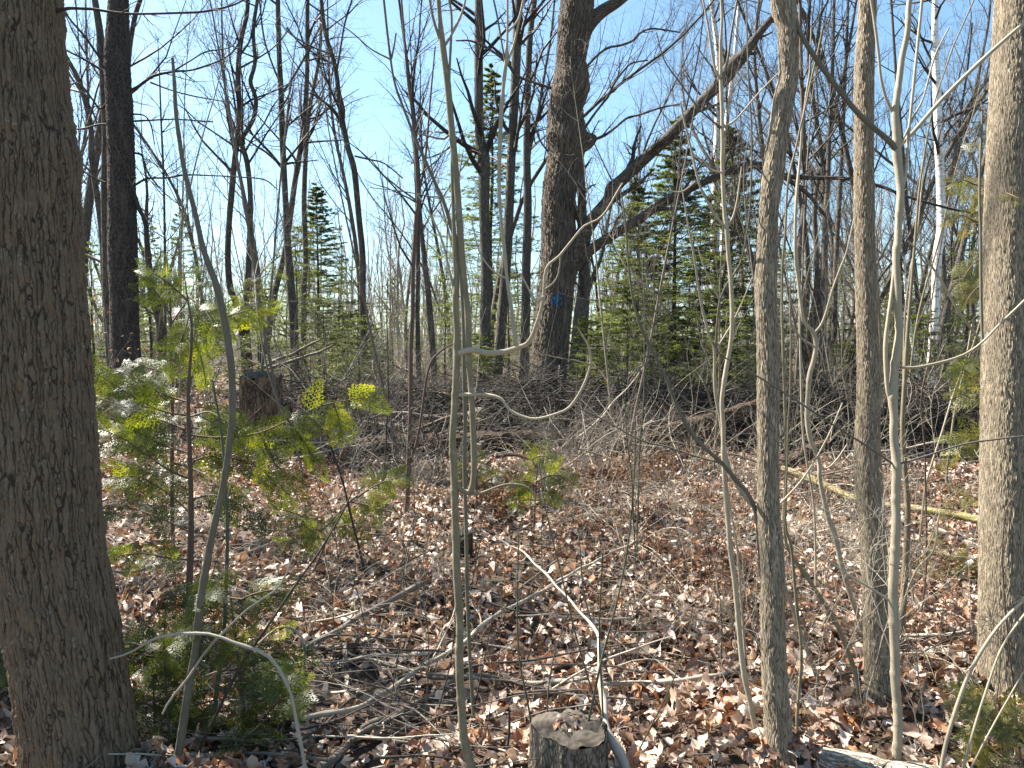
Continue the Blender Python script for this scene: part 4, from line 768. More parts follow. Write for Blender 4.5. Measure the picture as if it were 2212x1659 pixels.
branch("dark branch pointing left out of the low brush pile", [(640, 1600, 6), (700, 1560, 6), (740, 1520, 7), (800, 1490, 5)], 'twigdark', lift=.1, tw=(6, 3))
branch("short pale bark-stripped stick standing in leaves left of the knotty branch", [(747, 1378, 8), (750, 1420, 9), (748, 1470, 9), (757, 1520, 8)], 'greylog', lift=.06)
branch("dark log piece lying end-on at centre right, pale cracked top", [(1400, 1235, 9), (1385, 1290, 14), (1382, 1340, 15), (1390, 1400, 15), (1388, 1460, 14), (1372, 1540, 14)], 'log', lift=.03)
branch("white debarked branch rising from the bottom beside the near stump", [(1356, 1690, 19), (1345, 1650, 19), (1325, 1600, 17), (1308, 1550, 16), (1302, 1500, 13), (1300, 1440, 10), (1297, 1390, 8), (1262, 1340, 5.5), (1200, 1260, 4.5), (1140, 1205, 3.5), (1070, 1155, 2.5)], 'twigpale', depths=[2.55, 2.6, 2.65, 2.7, 2.8, 2.85, 2.9, 3.1, 3.4, 3.7, 4.0], name="forked_branch", k=14)
branch("arched pale branch bowing over the cedar at lower left", [(240, 1424, 4), (310, 1390, 5), (370, 1378, 6), (425, 1372, 6), (480, 1375, 7), (530, 1392, 7), (580, 1427, 7), (612, 1472, 7), (635, 1530, 7), (652, 1590, 7), (660, 1680, 7)], 'twigpale', d=2.5, name="arched_branch")
branch("small curled pale branch hooking down right of the arched branch", [(560, 1395, 5), (600, 1360, 5), (630, 1352, 6), (648, 1375, 6), (655, 1410, 6), (650, 1460, 4)], 'twigpale', d=2.9, name="arched_branch")
branch("straight thin pale stick slanting up right across the arched branch", [(350, 1540, 4), (410, 1460, 5), (460, 1395, 5), (540, 1322, 4), (600, 1260, 4), (640, 1190, 3)], 'twigpale', d=2.6, name="slanting_stick")
branch("dark branch lying right of the thickest left trunk", [(222, 1212, 8), (260, 1190, 9), (300, 1174, 10), (340, 1168, 10), (388, 1166, 9)], 'twig', lift=.05, tw=(4, 2))
branch("thin low branch below that dark branch, right of the left trunk", [(224, 1234, 4), (290, 1236, 5), (340, 1222, 5), (400, 1212, 5)], 'twig', lift=.1, tw=(4, 2))
branch("grey branch lying crosswise behind the curved sapling", [(500, 1133, 4), (540, 1140, 5), (580, 1146, 5), (620, 1144, 5)], 'twig', lift=.08)
branch("olive mossy pole lying low from the bent trunk to the edge trunk", [(1690, 1012, 13), (1720, 1023, 15), (1757, 1037, 16), (1810, 1062, 17), (1851, 1079, 17), (1910, 1092, 17), (1964, 1098, 17), (2050, 1110, 18), (2140, 1128, 20), (2200, 1138, 20)], 'tanlog', name="fallen_pole", cat="log", lift=.24, k=16)
branch("white debarked pole lying beneath the olive mossy pole", [(1820, 1112, 9), (1890, 1120, 10), (1963, 1128, 12), (2038, 1151, 14), (2121, 1185, 13), (2180, 1205, 12)], 'greylog', name="fallen_pole", cat="log", lift=.05, k=14)
branch("pale weathered branch half buried below the red rotten log", [(1480, 1090, 9), (1530, 1105, 13), (1580, 1128, 12), (1625, 1140, 8)], 'greylog', lift=.03)
branch("thin grey stick lying level beside the maple sapling", [(1952, 1378, 7), (2000, 1374, 8), (2060, 1366, 8), (2120, 1358, 6)], 'twigpale', lift=.06)
branch("short stick lying between the two ridged trunks' feet", [(1750, 1492, 5), (1790, 1486, 6), (1840, 1468, 6)], 'twigpale', lift=.04)
branch("large red-brown rotten log sloping up right behind the slanting stems", [(1255, 992, 30), (1300, 982, 36), (1382, 955, 36), (1460, 928, 34), (1540, 905, 30), (1610, 882, 26), (1665, 862, 20)], 'log', name="log", cat="log", depths=[8.2, 8.2, 8.2, 8.2, 8.3, 8.4, 8.5], k=24)
branch("dark split log between the bent and straight ridged trunks", [(1680, 1012, 34), (1720, 990, 34), (1760, 970, 30), (1795, 955, 16)], 'log', name="log", cat="log", depths=[6.9, 6.9, 7.0, 7.0], k=20)
branch("rotten black log under the brush pile left of the blue-marked trunk", [(690, 975, 36), (800, 966, 44), (900, 960, 46), (1000, 956, 44), (1100, 952, 42), (1190, 950, 34)], 'log', name="log", cat="log", depths=[8.1, 8.0, 8.0, 8.0, 8.1, 8.2], k=24)
branch("old rotten log at far right behind the olive pole", [(1680, 985, 22), (1800, 965, 26), (1920, 950, 26), (2060, 945, 24), (2150, 940, 20)], 'log', name="log", cat="log", depths=[9, 9, 9.2, 9.4, 9.5], k=20)
branch("tan mossy log lying far back left of the blue-marked trunk", [(700, 852, 22), (800, 850, 26), (880, 856, 28), (990, 860, 40), (1060, 868, 40), (1120, 885, 36), (1170, 905, 28)], 'tanlog', name="log", cat="log", depths=[13, 13, 12.8, 12.2, 11.8, 11.2, 10.8], k=24)
branch("short sawn log piece lying on the brush pile", [(988, 905, 20), (1015, 897, 21), (1043, 888, 21)], 'greylog', name="log", cat="log", depths=[8.7, 8.6, 8.4], k=24, endmat=[-1])
branch("sawn grey pole in the brush pile, cut end facing the viewer", [(1095, 910, 13), (1078, 925, 14), (1055, 945, 15), (1031, 968, 16)], 'greylog', name="log", cat="log", depths=[8.9, 8.6, 8.2, 7.7], k=20, endmat=[-1])
branch("flat decayed log end in the brush right of the centre sapling", [(1000, 915, 14), (1030, 912, 18), (1060, 908, 16)], 'tanlog', name="log", cat="log", depths=[8.4, 8.4, 8.4], k=16)
branch("broad grey weathered log at the bottom right", [(1772, 1650, 50), (1795, 1650, 60), (1880, 1668, 62), (1970, 1690, 62), (2060, 1712, 60), (2150, 1735, 58)], 'palelog', name="log", cat="log", depths=[2.8, 2.78, 2.74, 2.7, 2.66, 2.62], k=40)
branch("curved pale branch on the pile from the left toward the main sapling", [(800, 905, 8), (840, 893, 8), (900, 896, 8), (960, 905, 7)], 'greylog', depths=[8.3] * 4)
branch("pole leaning behind the left stump", [(572, 793, 8), (600, 778, 7), (640, 760, 6), (690, 735, 4)], 'twig', depths=[9.3] * 4, name="leaning_pole")
branch("second pole leaning just under the first behind the left stump", [(580, 795, 7), (620, 785, 7), (670, 768, 6), (720, 745, 4)], 'twig', depths=[9.4] * 4, name="leaning_pole")

# stumps
def stump(label, px, py, wpx, d, h, mat, topmat, seed, flare=1.25, jag=.008):
    c = P(px, py, d); rr_ = wpx / 2 * d / FPX; g = gz(c[0], c[1]); zt = c[2]; rng = np.random.default_rng(seed)
    root = empty("tree_stump", (c[0], c[1], g), label, "stump"); O = np.array(root.location)
    n = 40; k = 96; a = np.linspace(0, 2 * np.pi, k, endpoint=False); ph = rng.uniform(0, 6, 5)
    zs = np.linspace(g - .15, zt, n); prof = np.interp(np.linspace(0, 1, n), [0, .3, .6, 1], [flare, 1.1, 1.02, 1.0])
    lob = 1 + .06 * np.sin(2 * a + ph[0]) + .06 * np.sin(3 * a + ph[1]) + .04 * np.sin(7 * a + ph[2]) + (fbm(np.cos(a) * 6 + 9, np.sin(a) * 6 + seed, 3) - .5) * .12
    V = np.stack([np.stack([c[0] + rr_ * f * np.cos(a) * lob, c[1] + rr_ * f * np.sin(a) * lob, z - jag * (fbm(np.cos(a) * 3 + seed, np.sin(a) * 3, 4) * 2) * (j / (n - 1)) ** 6 * (z > 0)], -1) for j, (z, f) in enumerate(zip(zs, prof))])
    B = np.stack([np.broadcast_to(np.cos(a) * rr_, (n, k)), np.broadcast_to(np.sin(a) * rr_, (n, k)), np.broadcast_to(zs[:, None], (n, k))], -1)
    idx = np.arange(n * k).reshape(n, k); nx = np.roll(idx, -1, 1)
    mb = MB(); mb.add(V, q=np.stack([idx[:-1], nx[:-1], nx[1:], idx[1:]], -1).reshape(-1, 4), b=B); mb.build("bark", M[mat], root, O)
    mb = MB(); rings = 10; vv = [];
    for j in range(rings + 1):
        f = j / rings * .985; vv.append(np.stack([c[0] + rr_ * f * np.cos(a) * lob, c[1] + rr_ * f * np.sin(a) * lob, np.full(k, zt + .004 - jag * 1.6 * f ** 3) + (fbm(np.cos(a) * f * 4 + seed, np.sin(a) * f * 4, 3) - .5) * .035 - .012 * np.exp(-((np.abs(np.sin(a * 2.5 + seed)) / .12) ** 2)) * f], -1))
    idx = np.arange((rings + 1) * k).reshape(rings + 1, k); nx = np.roll(idx, -1, 1)
    mb.add(np.array(vv), q=np.stack([idx[:-1], nx[:-1], nx[1:], idx[1:]], -1).reshape(-1, 4)); mb.build("cut_top", M[topmat], root, O)
    return root
stump("low grey sawn stump at the bottom centre", 1233, 1566, 160, 2.62, 0, 'stump', 'end', 1)
stump("dark brown old stump left of centre among the brush", 562, 802, 84, 8.0, 0, 'stumpbrown', 'end', 2, 1.6, .05)
stump("small hollow mossy stump in the leaves beside the main sapling", 995, 1148, 48, 5.0, 0, 'log', 'end', 3, 1.4)

# ------------------------------------------------------------------ procedural woodland
LAND = [(90, "thickest left trunk"), (270, "black-barked trunk"), (515, "crooked pair"), (770, "long leaning trunk"), (990, "tallest centre sapling"),
        (1190, "blue-marked trunk"), (1440, "opposite-twigged sapling"), (1665, "bent ridged trunk"), (1872, "straight ridged trunk"), (2170, "edge trunk")]
_T = 'twenty thirty forty fifty'.split()
ORD = "first second third fourth fifth sixth seventh eighth ninth tenth eleventh twelfth thirteenth fourteenth fifteenth sixteenth seventeenth eighteenth nineteenth twentieth".split()
ORD += ["%s-%s" % (a, b) for a in _T for b in ORD[:9]]
PENDING = {}
def later(o, px, kind, cat, group): PENDING.setdefault((kind, cat, group), []).append((px, o))
def finish_labels():
    for (kind, cat, group), items in PENDING.items():
        gaps = {}
        for px, o in items:
            i = sum(px > l[0] for l in LAND); gaps.setdefault(i, []).append((px, o))
        for i, lst in gaps.items():
            lst.sort(key=lambda a: a[0])
            if i == 0: where = "left of the " + LAND[0][1]
            elif i == len(LAND): where = "right of the " + LAND[-1][1]
            else: where = "between %s and %s" % (LAND[i - 1][1], LAND[i][1])
            for j, (px, o) in enumerate(lst):
                pre = "" if len(lst) == 1 else ORD[min(j, 54)] + " from left, "
                tag(o, (pre + kind + " " + where), cat, group)

def bare_tree(rng, H, r0, crook, low=.3, c=(22, 7, 6), up=.10, sway=.0):
    n = 22; p = [np.zeros(3)]; d = norm(np.array([rng.normal(0, .05) + sway, rng.normal(0, .05), 1.0])); cv = rng.normal(0, crook, 2)
    for k in range(n - 1):
        if k % 4 == 0: cv = rng.normal(0, crook, 2)
        d = norm(d + np.array([cv[0], cv[1], .10])); p.append(p[-1] + d * H / (n - 1))
    p = np.array(p); p[0, 2] -= .3; r = r0 * np.linspace(1, .12, n) ** .85; r[0] *= 1.3
    t = MB(); t.tubes(p, r, 9)
    cr_ = MB(); A, B = p[None], r[None]; N = c[0]
    l1, q1 = spawn(A, B, N, low, .98, .30, (18, 48), 8, .11, up, .38, rng, minr=.003); cr_.tubes(l1, q1, 4)
    l2, q2 = spawn(l1, q1, c[1], .15, 1, .42, (30, 72), 7, .15, .01, .5, rng, minr=.0017); cr_.tubes(l2, q2, 3)
    l3, q3 = spawn(l2, q2, c[2], .1, 1, .5, (30, 75), 5, .16, .0, .6, rng, minr=.0010); cr_.tubes(l3, q3, 3)
    return t, cr_
protos = []
for i in range(8):
    rng = np.random.default_rng(200 + i)
    H = [13, 11, 14, 9, 12, 10, 8, 13][i]; r0 = [.10, .07, .12, .045, .085, .055, .04, .09][i]
    protos.append((H, r0, bare_tree(rng, H, r0 * .85, [.05, .12, .04, .09, .14, .07, .10, .06][i], low=[.3, .22, .35, .15, .25, .2, .12, .3][i], c=(22, 8, 7))))
first = [None] * len(protos)
def place(kind_i, px, d, s, rz, store, mk, wide=1.0):
    x = EYE[0] + (px - CX) / FPX * d; y = d; z = gz(x, y)
    if store[kind_i] is None: o = mk(kind_i); store[kind_i] = o
    else: o = copy_tree(store[kind_i])
    o.location = (x, y, z); o.scale = (s * wide, s * wide, s); o.rotation_euler = (0, 0, rz); return o
def mk_tree(i):
    H, r0, (t, c) = protos[i]; root = empty("tree", (0, 0, 0)); t.build("trunk", M['mid'] if i % 3 else M['limb'], root); c.build("crown", M['twig'] if i % 2 else M['twigdark'], root); return root
rng = np.random.default_rng(77)
KT = ["slim bare grey tree standing in the middle woods", "thin bare far-off tree"]
for j in range(76):
    px = rng.uniform(-120, 2330) if j % 3 else rng.uniform(1250, 2330); far = j % 2
    d = rng.uniform(15, 23) if not far else rng.uniform(23, 40)
    if not far and 1130 < px < 1260: px += 150
    if px < 1000 and not far and rng.random() < .65: d += 12; far = 1
    i = int(rng.integers(0, 8)); o = place(i, px, d, rng.uniform(.75, 1.15), rng.uniform(0, 6.28), first, mk_tree)
    later(o, px, ["bare middle-distance tree", "thin far bare tree"][far], "tree", "bare trees of the woods behind")
for j, (x, y, s, i) in enumerate([(-5.2, 4.6, .95, 0), (-7.4, 6.4, 1.0, 2), (-9.5, 8.2, 1.1, 4), (-6.6, 9.6, .9, 1), (-11, 5.2, 1.1, 7), (-8.3, 10.5, 1.0, 3)]):
    o = copy_tree(first[i]) if first[i] else mk_tree(i); first[i] = first[i] or o; o.location = (x, y, gz(x, y)); o.scale = (s * 1.2, s * 1.2, s); o.rotation_euler = (0, 0, j * 1.3)
    tag(o, ORD[j] + " of the bare trees standing just beyond the left edge of the view", "tree", "bare trees beyond the left edge")
# slender young poles nearer in
sp = [bare_tree(np.random.default_rng(300 + i), [5, 6, 4.2][i], [.016, .02, .012][i], [.05, .03, .08][i], low=.2, c=(14, 5, 3)) for i in range(3)]
fs = [None] * 3
def mk_sap(i):
    root = empty("sapling", (0, 0, 0)); sp[i][0].build("stem", M[['sap', 'twig', 'sapgrey'][i]], root); sp[i][1].build("twigs", M['twig'], root); return root
for j in range(34):
    px = rng.choice([rng.uniform(250, 980), rng.uniform(1280, 2120), rng.uniform(1280, 2120)]); d = rng.uniform(6.5, 13)
    o = place(int(rng.integers(0, 3)), px, d, rng.uniform(.6, 1.1), rng.uniform(0, 6.28), fs, mk_sap); later(o, px, "bare young sapling", "sapling", "bare young saplings of the understorey")
# far wood as one mass
mb = MB(); n = 620
yy = np.sqrt(rng.uniform(38 ** 2, 105 ** 2, n)); xx = rng.uniform(-1, 1, n) * (yy * .85 + 6); zz = ground(xx, yy); Hh = rng.uniform(8, 15, n)
t = np.linspace(0, 1, 9); lean = rng.normal(0, .08, (n, 2)); cur = np.cumsum(rng.normal(0, .12, (n, 9, 2)), 1)
tp = np.stack([xx[:, None] + lean[:, :1] * Hh[:, None] * t + cur[..., 0], yy[:, None] + lean[:, 1:] * Hh[:, None] * t + cur[..., 1], zz[:, None] - .2 + Hh[:, None] * t], -1)
tr_ = rng.uniform(.04, .15, (n, 1)) * np.linspace(1, .2, 9); mb.tubes(tp, tr_, 5)
a1, b1 = spawn(tp, tr_, 14, .15, 1, .3, (20, 55), 5, .12, .1, .5, rng, minr=.008); mb.tubes(a1, b1, 3)
a2, b2 = spawn(a1, b1, 8, .1, 1, .45, (25, 60), 4, .14, .05, .6, rng, minr=.0045); mb.tubes(a2, b2, 3)
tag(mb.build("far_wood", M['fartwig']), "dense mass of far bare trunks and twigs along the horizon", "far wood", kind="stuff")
mb = MB(); n = 1300
yy = np.sqrt(rng.uniform(13 ** 2, 60 ** 2, n)); xx = rng.uniform(-1, 1, n) * (yy * .8 + 4); zz = ground(xx, yy) - .05
K = 9; d0 = norm(rng.normal(0, .45, (n * K, 3)) + np.array([0, 0, 1.0])); L = rng.uniform(.5, 2.4, n * K) * np.repeat(sstep(9, 20, yy) * .5 + .5 + sstep(26, 45, yy) * .9, K)
p = np.repeat(np.stack([xx, yy, zz], -1), K, 0) + rng.normal(0, .15, (n * K, 3)) * np.array([1, 1, 0]); S = np.empty((n * K, 6, 3)); S[:, 0] = p
for k in range(1, 6):
    d0 = norm(d0 + rng.normal(0, .16, (n * K, 3)) + np.array([0, 0, -.03])); p = p + d0 * (L / 5)[:, None]; S[:, k] = p
Rr = rng.uniform(.003, .008, (n * K, 1)) * np.linspace(1, .4, 6); mb.tubes(S, Rr, 3)
a1, b1 = spawn(S, Rr, 4, .2, 1, .45, (30, 70), 4, .15, .02, .6, rng, minr=.0022); mb.tubes(a1, b1, 3)
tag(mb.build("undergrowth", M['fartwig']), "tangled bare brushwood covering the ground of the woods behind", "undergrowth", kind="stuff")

# the heaped brush pile: uncountable dead twigs over the bank
mb = MB(); n = 8000; xx = rng.uniform(-3.2, 7.2, n); yy = 9.0 + .2 * np.sin(xx * .8) + rng.normal(0, .55, n)
L = rng.gamma(2.2, .22, n) + .12; a = rng.normal(0, .75, n) + np.where(rng.random(n) < .5, 0, np.pi); el = rng.normal(.05, .3, n)
dr = np.stack([np.cos(a) * np.cos(el), np.sin(a) * np.cos(el), np.sin(el)], -1); hgt = rng.random(n) ** 1.3 * .42 * np.exp(-((yy - 9.0) / .8) ** 2) * (.45 + .9 * fbm(xx * .9, yy * 0, 2))
S = np.empty((n, 6, 3)); p = np.stack([xx, yy, ground(xx, yy) + .02 + hgt], -1) - dr * L[:, None] / 2; S[:, 0] = p
for k in range(1, 6):
    dr = norm(dr + rng.normal(0, .11, (n, 3))); p = p + dr * (L / 5)[:, None]; S[:, k] = p
S[..., 2] = np.maximum(S[..., 2], ground(S[..., 0], S[..., 1]) + .005)
mb.tubes(S, rng.gamma(2.0, .0022, (n, 1)).clip(.0015, .014) * np.linspace(1, .4, 6), 5)
tag(mb.build("brush_pile", M['twigdark']), "heaped dark tangle of dead twigs along the bank", "brush pile", kind="stuff")

# bare shrubs
def shrub(rng, n, L, r0, spread=.5, droop=.0):
    d = norm(rng.normal(0, spread, (n, 3)) + np.array([0, 0, 1.0])); p = rng.normal(0, .05, (n, 3)) * np.array([1, 1, 0]); Ls = rng.uniform(.5, 1.1, n) * L; S = np.empty((n, 9, 3)); S[:, 0] = p - np.array([0, 0, .05])
    for k in range(1, 9):
        d = norm(d + rng.normal(0, .12, (n, 3)) + np.array([0, 0, -droop])); p = p + d * (Ls / 8)[:, None]; S[:, k] = p
    R_ = r0 * rng.uniform(.6, 1.2, (n, 1)) * np.linspace(1, .3, 9)
    m1 = MB(); m1.tubes(S, R_, 5); m2 = MB(); a, b = spawn(S, R_, 6, .2, 1, .4, (25, 60), 6, .14, .03, .6, rng, minr=.0012); m2.tubes(a, b, 3)
    a2, b2 = spawn(a, b, 4, .15, 1, .45, (25, 60), 4, .14, .02, .6, rng, minr=.0009); m2.tubes(a2, b2, 3); return m1, m2, a2
SH = [shrub(np.random.default_rng(400 + i), [9, 12, 7, 16][i], [2.0, 1.4, 2.6, .9][i], [.008, .006, .010, .004][i], [.35, .5, .3, .8][i], [0, .04, 0, .12][i]) for i in range(4)]
fh = [None] * 4
def mk_shrub(i):
    root = empty("bare_shrub", (0, 0, 0)); SH[i][0].build("stems", M[['twig', 'twigpale', 'twig', 'twigpale'][i]], root); SH[i][1].build("twigs", M[['twig', 'twig', 'twigdark', 'twigpale'][i]], root); return root
for j in range(74):
    px = [rng.uniform(200, 980), rng.uniform(1270, 2130), rng.uniform(1270, 2130), rng.uniform(650, 1280)][j % 4]; i = [0, 1, 2, 1, 3][j % 5]; d = rng.uniform(6.2, 12) if i != 3 else rng.uniform(4.5, 9)
    if 2130 < px: d = 8
    o = place(i, px, d, rng.uniform(.6, 1.05), rng.uniform(0, 6.28), fh, mk_shrub); later(o, px, "bare twiggy shrub", "shrub", "bare twiggy shrubs of the understorey")

NS = [shrub(np.random.default_rng(450 + i), [2, 1, 3, 2][i], [1.1, 1.5, .8, .55][i], [.0030, .0036, .0024, .0018][i], [.22, .12, .4, .6][i], 0) for i in range(4)]; fn = [None] * 4
def mk_near(i):
    root = empty("bare_shoot", (0, 0, 0)); NS[i][0].build("stem", M[['twigpale', 'shoot', 'twig', 'twigpale'][i]], root); NS[i][1].build("twigs", M[['twigpale', 'twig', 'twig', 'twigpale'][i]], root); return root
for j in range(130):
    px = [rng.uniform(1290, 2200), rng.uniform(640, 1300), rng.uniform(1290, 2200), rng.uniform(260, 980)][j % 4]; d = rng.uniform(2.9, 6.5)
    o = place(j % 4 if j % 3 else int(rng.integers(0, 4)), px, d, rng.uniform(.6, 1.25), rng.uniform(0, 6.28), fn, mk_near); later(o, px, "hair-thin bare shoot", "shoot", "hair-thin bare shoots over the leaf litter")

# ------------------------------------------------------------------ evergreens
def needles(mb, Pn, cnt, ln_, wd, rng, tint=(.0, 1), flat=.5):
    N, n, _ = Pn.shape; pi = np.repeat(np.arange(N), cnt); K = len(pi); t = rng.random(K) * (n - 1.001); i = t.astype(int); f = (t - i)[:, None]
    b = Pn[pi, i] * (1 - f) + Pn[pi, i + 1] * f; tan = norm(Pn[pi, i + 1] - Pn[pi, i])
    rnd = rng.normal(size=(K, 3)) * np.array([1, 1, flat]); perp = norm(rnd - (rnd * tan).sum(1, keepdims=True) * tan)
    d = norm(tan * rng.uniform(.3, .9, (K, 1)) + perp); w = norm(np.cross(d, rng.normal(size=(K, 3)))) * wd * .5
    e = b + d * ln_ * rng.uniform(.7, 1.2, (K, 1)); V = np.stack([b - w, b + w, e], 1)
    c = np.repeat(np.clip(rng.normal(.45, .22, N), tint[0], tint[1]), cnt)
    mb.add(V, t=np.arange(K * 3).reshape(K, 3), c=np.repeat(c, 3))
def fir(rng, H, r0, step, lfac, nl, wd, cnt, h0=.08, tw=9, sparse=1.0):
    n = 18; p = np.zeros((n, 3)); p[:, 2] = np.linspace(-.2, H, n); p[:, 0] = wob(n, .06, rng) ; r = r0 * np.linspace(1, .06, n)
    t = MB(); t.tubes(p, r, 8); zs = np.arange(h0 * H, H * .985, step); Bs = []; Rs = []
    for z in zs:
        for a in rng.uniform(0, 6.28) + np.arange(6) * 2 * np.pi / 6 + rng.normal(0, .2, 6):
            if rng.random() > sparse: continue
            L = ((H - z) * lfac + .10) * rng.uniform(.6, 1.15) * min(1, .5 + z / H * 3); el = rad(rng.uniform(-8, 22)) + .45 * (z / H) ** 2
            s = np.linspace(0, 1, 8); hx = np.cos(el) * s * L; hz = np.sin(el) * s * L - .16 * L * s ** 2 + .06 * L * s ** 4
            zz_ = z + rng.uniform(-.5, .5) * step; Bs.append(np.stack([np.cos(a) * hx + rng.normal(0, .01), np.sin(a) * hx, zz_ + hz], -1)); Rs.append(np.linspace(r0 * .16, .0015, 8))
    B = np.array(Bs); Rb = np.array(Rs); m2 = MB(); m2.tubes(B, Rb, 3)
    T, Rt = spawn(B, Rb, tw, .12, 1, .42, (38, 62), 5, .07, -.02, .5, rng, minr=.0012, taper=.65)
    T[..., 2] = T[:, :1, 2] + (T[..., 2] - T[:, :1, 2]) * .35; m2.tubes(T, Rt, 3)
    T2, Rt2 = spawn(T, Rt, 3, .2, .9, .45, (35, 60), 3, .06, -.02, .5, rng, minr=.001); T2[..., 2] = T2[:, :1, 2] + (T2[..., 2] - T2[:, :1, 2]) * .5
    f = MB(); needles(f, T, cnt, nl, wd, rng); needles(f, T2, cnt // 2, nl, wd, rng); needles(f, B[:, 3:], cnt // 2, nl, wd, rng); return t, m2, f
FI = [fir(np.random.default_rng(500), 11.0, .075, .27, .21, .055, .009, 24, .06, 12), fir(np.random.default_rng(501), 5.2, .045, .22, .34, .042, .006, 18, .03, 10, .7),
      fir(np.random.default_rng(502), 2.4, .02, .16, .36, .034, .007, 16, .06, 8, .95), fir(np.random.default_rng(503), 8.0, .06, .22, .27, .055, .010, 30, .04, 13, .95)]
ff = [None] * 4
def mk_fir(i):
    root = empty("fir_tree", (0, 0, 0)); FI[i][0].build("trunk", M['limb'], root); FI[i][1].build("branches", M['twigdark'], root); FI[i][2].build("needles", M['fir'], root); return root
firs = [(0, 1062, 20, .79, "tall spired fir between the two upright trunks behind centre"), (3, 1455, 15.5, .74, "tall lacy fir under the arching limb, left of the left birch"), (3, 1575, 16.5, .76, "dense fir behind the pale opposite-twigged sapling"),
        (3, 1375, 16, .60, "fir at the left edge of the evergreen thicket by the blue-marked trunk"), (1, 1510, 14.5, .74, "shorter fir in front of the evergreen thicket"),
        (1, 1640, 16, .85, "fir half hidden behind the bent ridged trunk"), (1, 1420, 14, .52, "low bushy fir right of the blue-marked trunk's foot"),
        (3, 690, 19, .62, "slim fir right of the ascending forked trunk"), (1, 640, 16, .66, "bushy fir at the foot of the ascending forked trunk"), (1, 735, 16, .5, "bushy fir left of the long leaning trunk's foot"),
        (1, 395, 13, .62, "young fir behind the top of the cedar sapling"), (1, 330, 12, .55, "young fir just right of the black-barked trunk"), (1, 205, 12, .50, "low fir between the two left trunks"),
        (1, 560, 14.5, .42, "low fir behind the brown old stump"), (1, 850, 17, .5, "bushy fir between the long leaning trunk and the red-brown sapling"), (1, 960, 15, .5, "bushy fir behind the tallest centre sapling"),
        (1, 1100, 17, .6, "fir growing at the feet of the tilted trunk"), (1, 1310, 18, .55, "low fir just right of the blue-marked trunk"), (3, 1940, 19, .42, "fir between the maple sapling and the right birch"),
        (1, 2085, 13.5, .68, "fir left of the edge trunk"), (1, 1820, 17, .6, "fir low behind the gap of the two ridged trunks"), (1, 2020, 17, .7, "fir behind the right birch")]
for i, px, d, s, lab in firs: tag(place(i, px, d, s, rng.uniform(0, 6.28), ff, mk_fir, 1.6 if i in (0, 3) else 1.35), lab, "fir tree", "fir trees of the understorey")
for j in range(46):
    px = rng.choice([rng.uniform(190, 1130), rng.uniform(1260, 2120)]); d = rng.uniform(10.5, 19)
    later(place(2, px, d, rng.uniform(.4, .85), rng.uniform(0, 6.28), ff, mk_fir, 1.8), px, "knee-high young fir", "fir tree", "young firs on the woodland floor")

# cedar fronds
def frond_template():
    Q = []
    def rh(x, y, a, L, w): 
        c, s_ = math.cos(a), math.sin(a); Q.append([(x, y), (x + .45 * L * c - w * s_, y + .45 * L * s_ + w * c), (x + L * c, y + L * s_), (x + .45 * L * c + w * s_, y + .45 * L * s_ - w * c)])
    for k in range(10): rh(k * .1, 0, 0, .12, .012)
    for k in range(8):
        for sg in (-1, 1):
            x = .05 + .115 * k + (.04 if sg > 0 else 0); a = sg * rad(56 - 22 * k / 8); L = .50 * (1 - .76 * k / 8) * (.75 if k == 0 else 1)
            m = max(2, int(L / .085))
            for j in range(m):
                f = j / m; rh(x + f * L * math.cos(a), f * L * math.sin(a), a, L / m * 1.3, .016)
                if j > 0 or L < .2:
                    for s2 in (-1, 1): rh(x + f * L * math.cos(a), f * L * math.sin(a), a + s2 * rad(36), .135 * (1 - .5 * f), .0165)
    return np.array(Q)
FT = frond_template()
def fronds(mb, base, ax, nrm, size, rng, tint, droop=.25):
    N = len(base); side = norm(np.cross(nrm, ax)); nrm = norm(np.cross(ax, side)); K = len(FT)
    T = np.broadcast_to(FT, (N,) + FT.shape).copy(); keep = rng.random((N, K)) < .9
    T = T + rng.normal(0, .006, (N, K, 1, 2)); u = T[..., 0]; v = T[..., 1]; cv = rng.normal(0, .35, (N, 1, 1))
    w = -droop * u ** 2 - .25 * np.abs(v) ** 1.5 + cv * v * u + rng.normal(0, .012, (N, K, 1)); v = v + rng.normal(0, .12, (N, 1, 1)) * u ** 2
    pts = base[:, None, None] + size[:, None, None, None] * (u[..., None] * ax[:, None, None] + v[..., None] * side[:, None, None] + w[..., None] * nrm[:, None, None])
    pts = pts[keep]; c = np.broadcast_to(tint[:, None] + rng.normal(0, .07, (N, K)), (N, K))[keep]
    mb.add(pts, q=np.arange(len(pts) * 4).reshape(-1, 4), c=np.repeat(np.clip(c, 0, 1), 4))
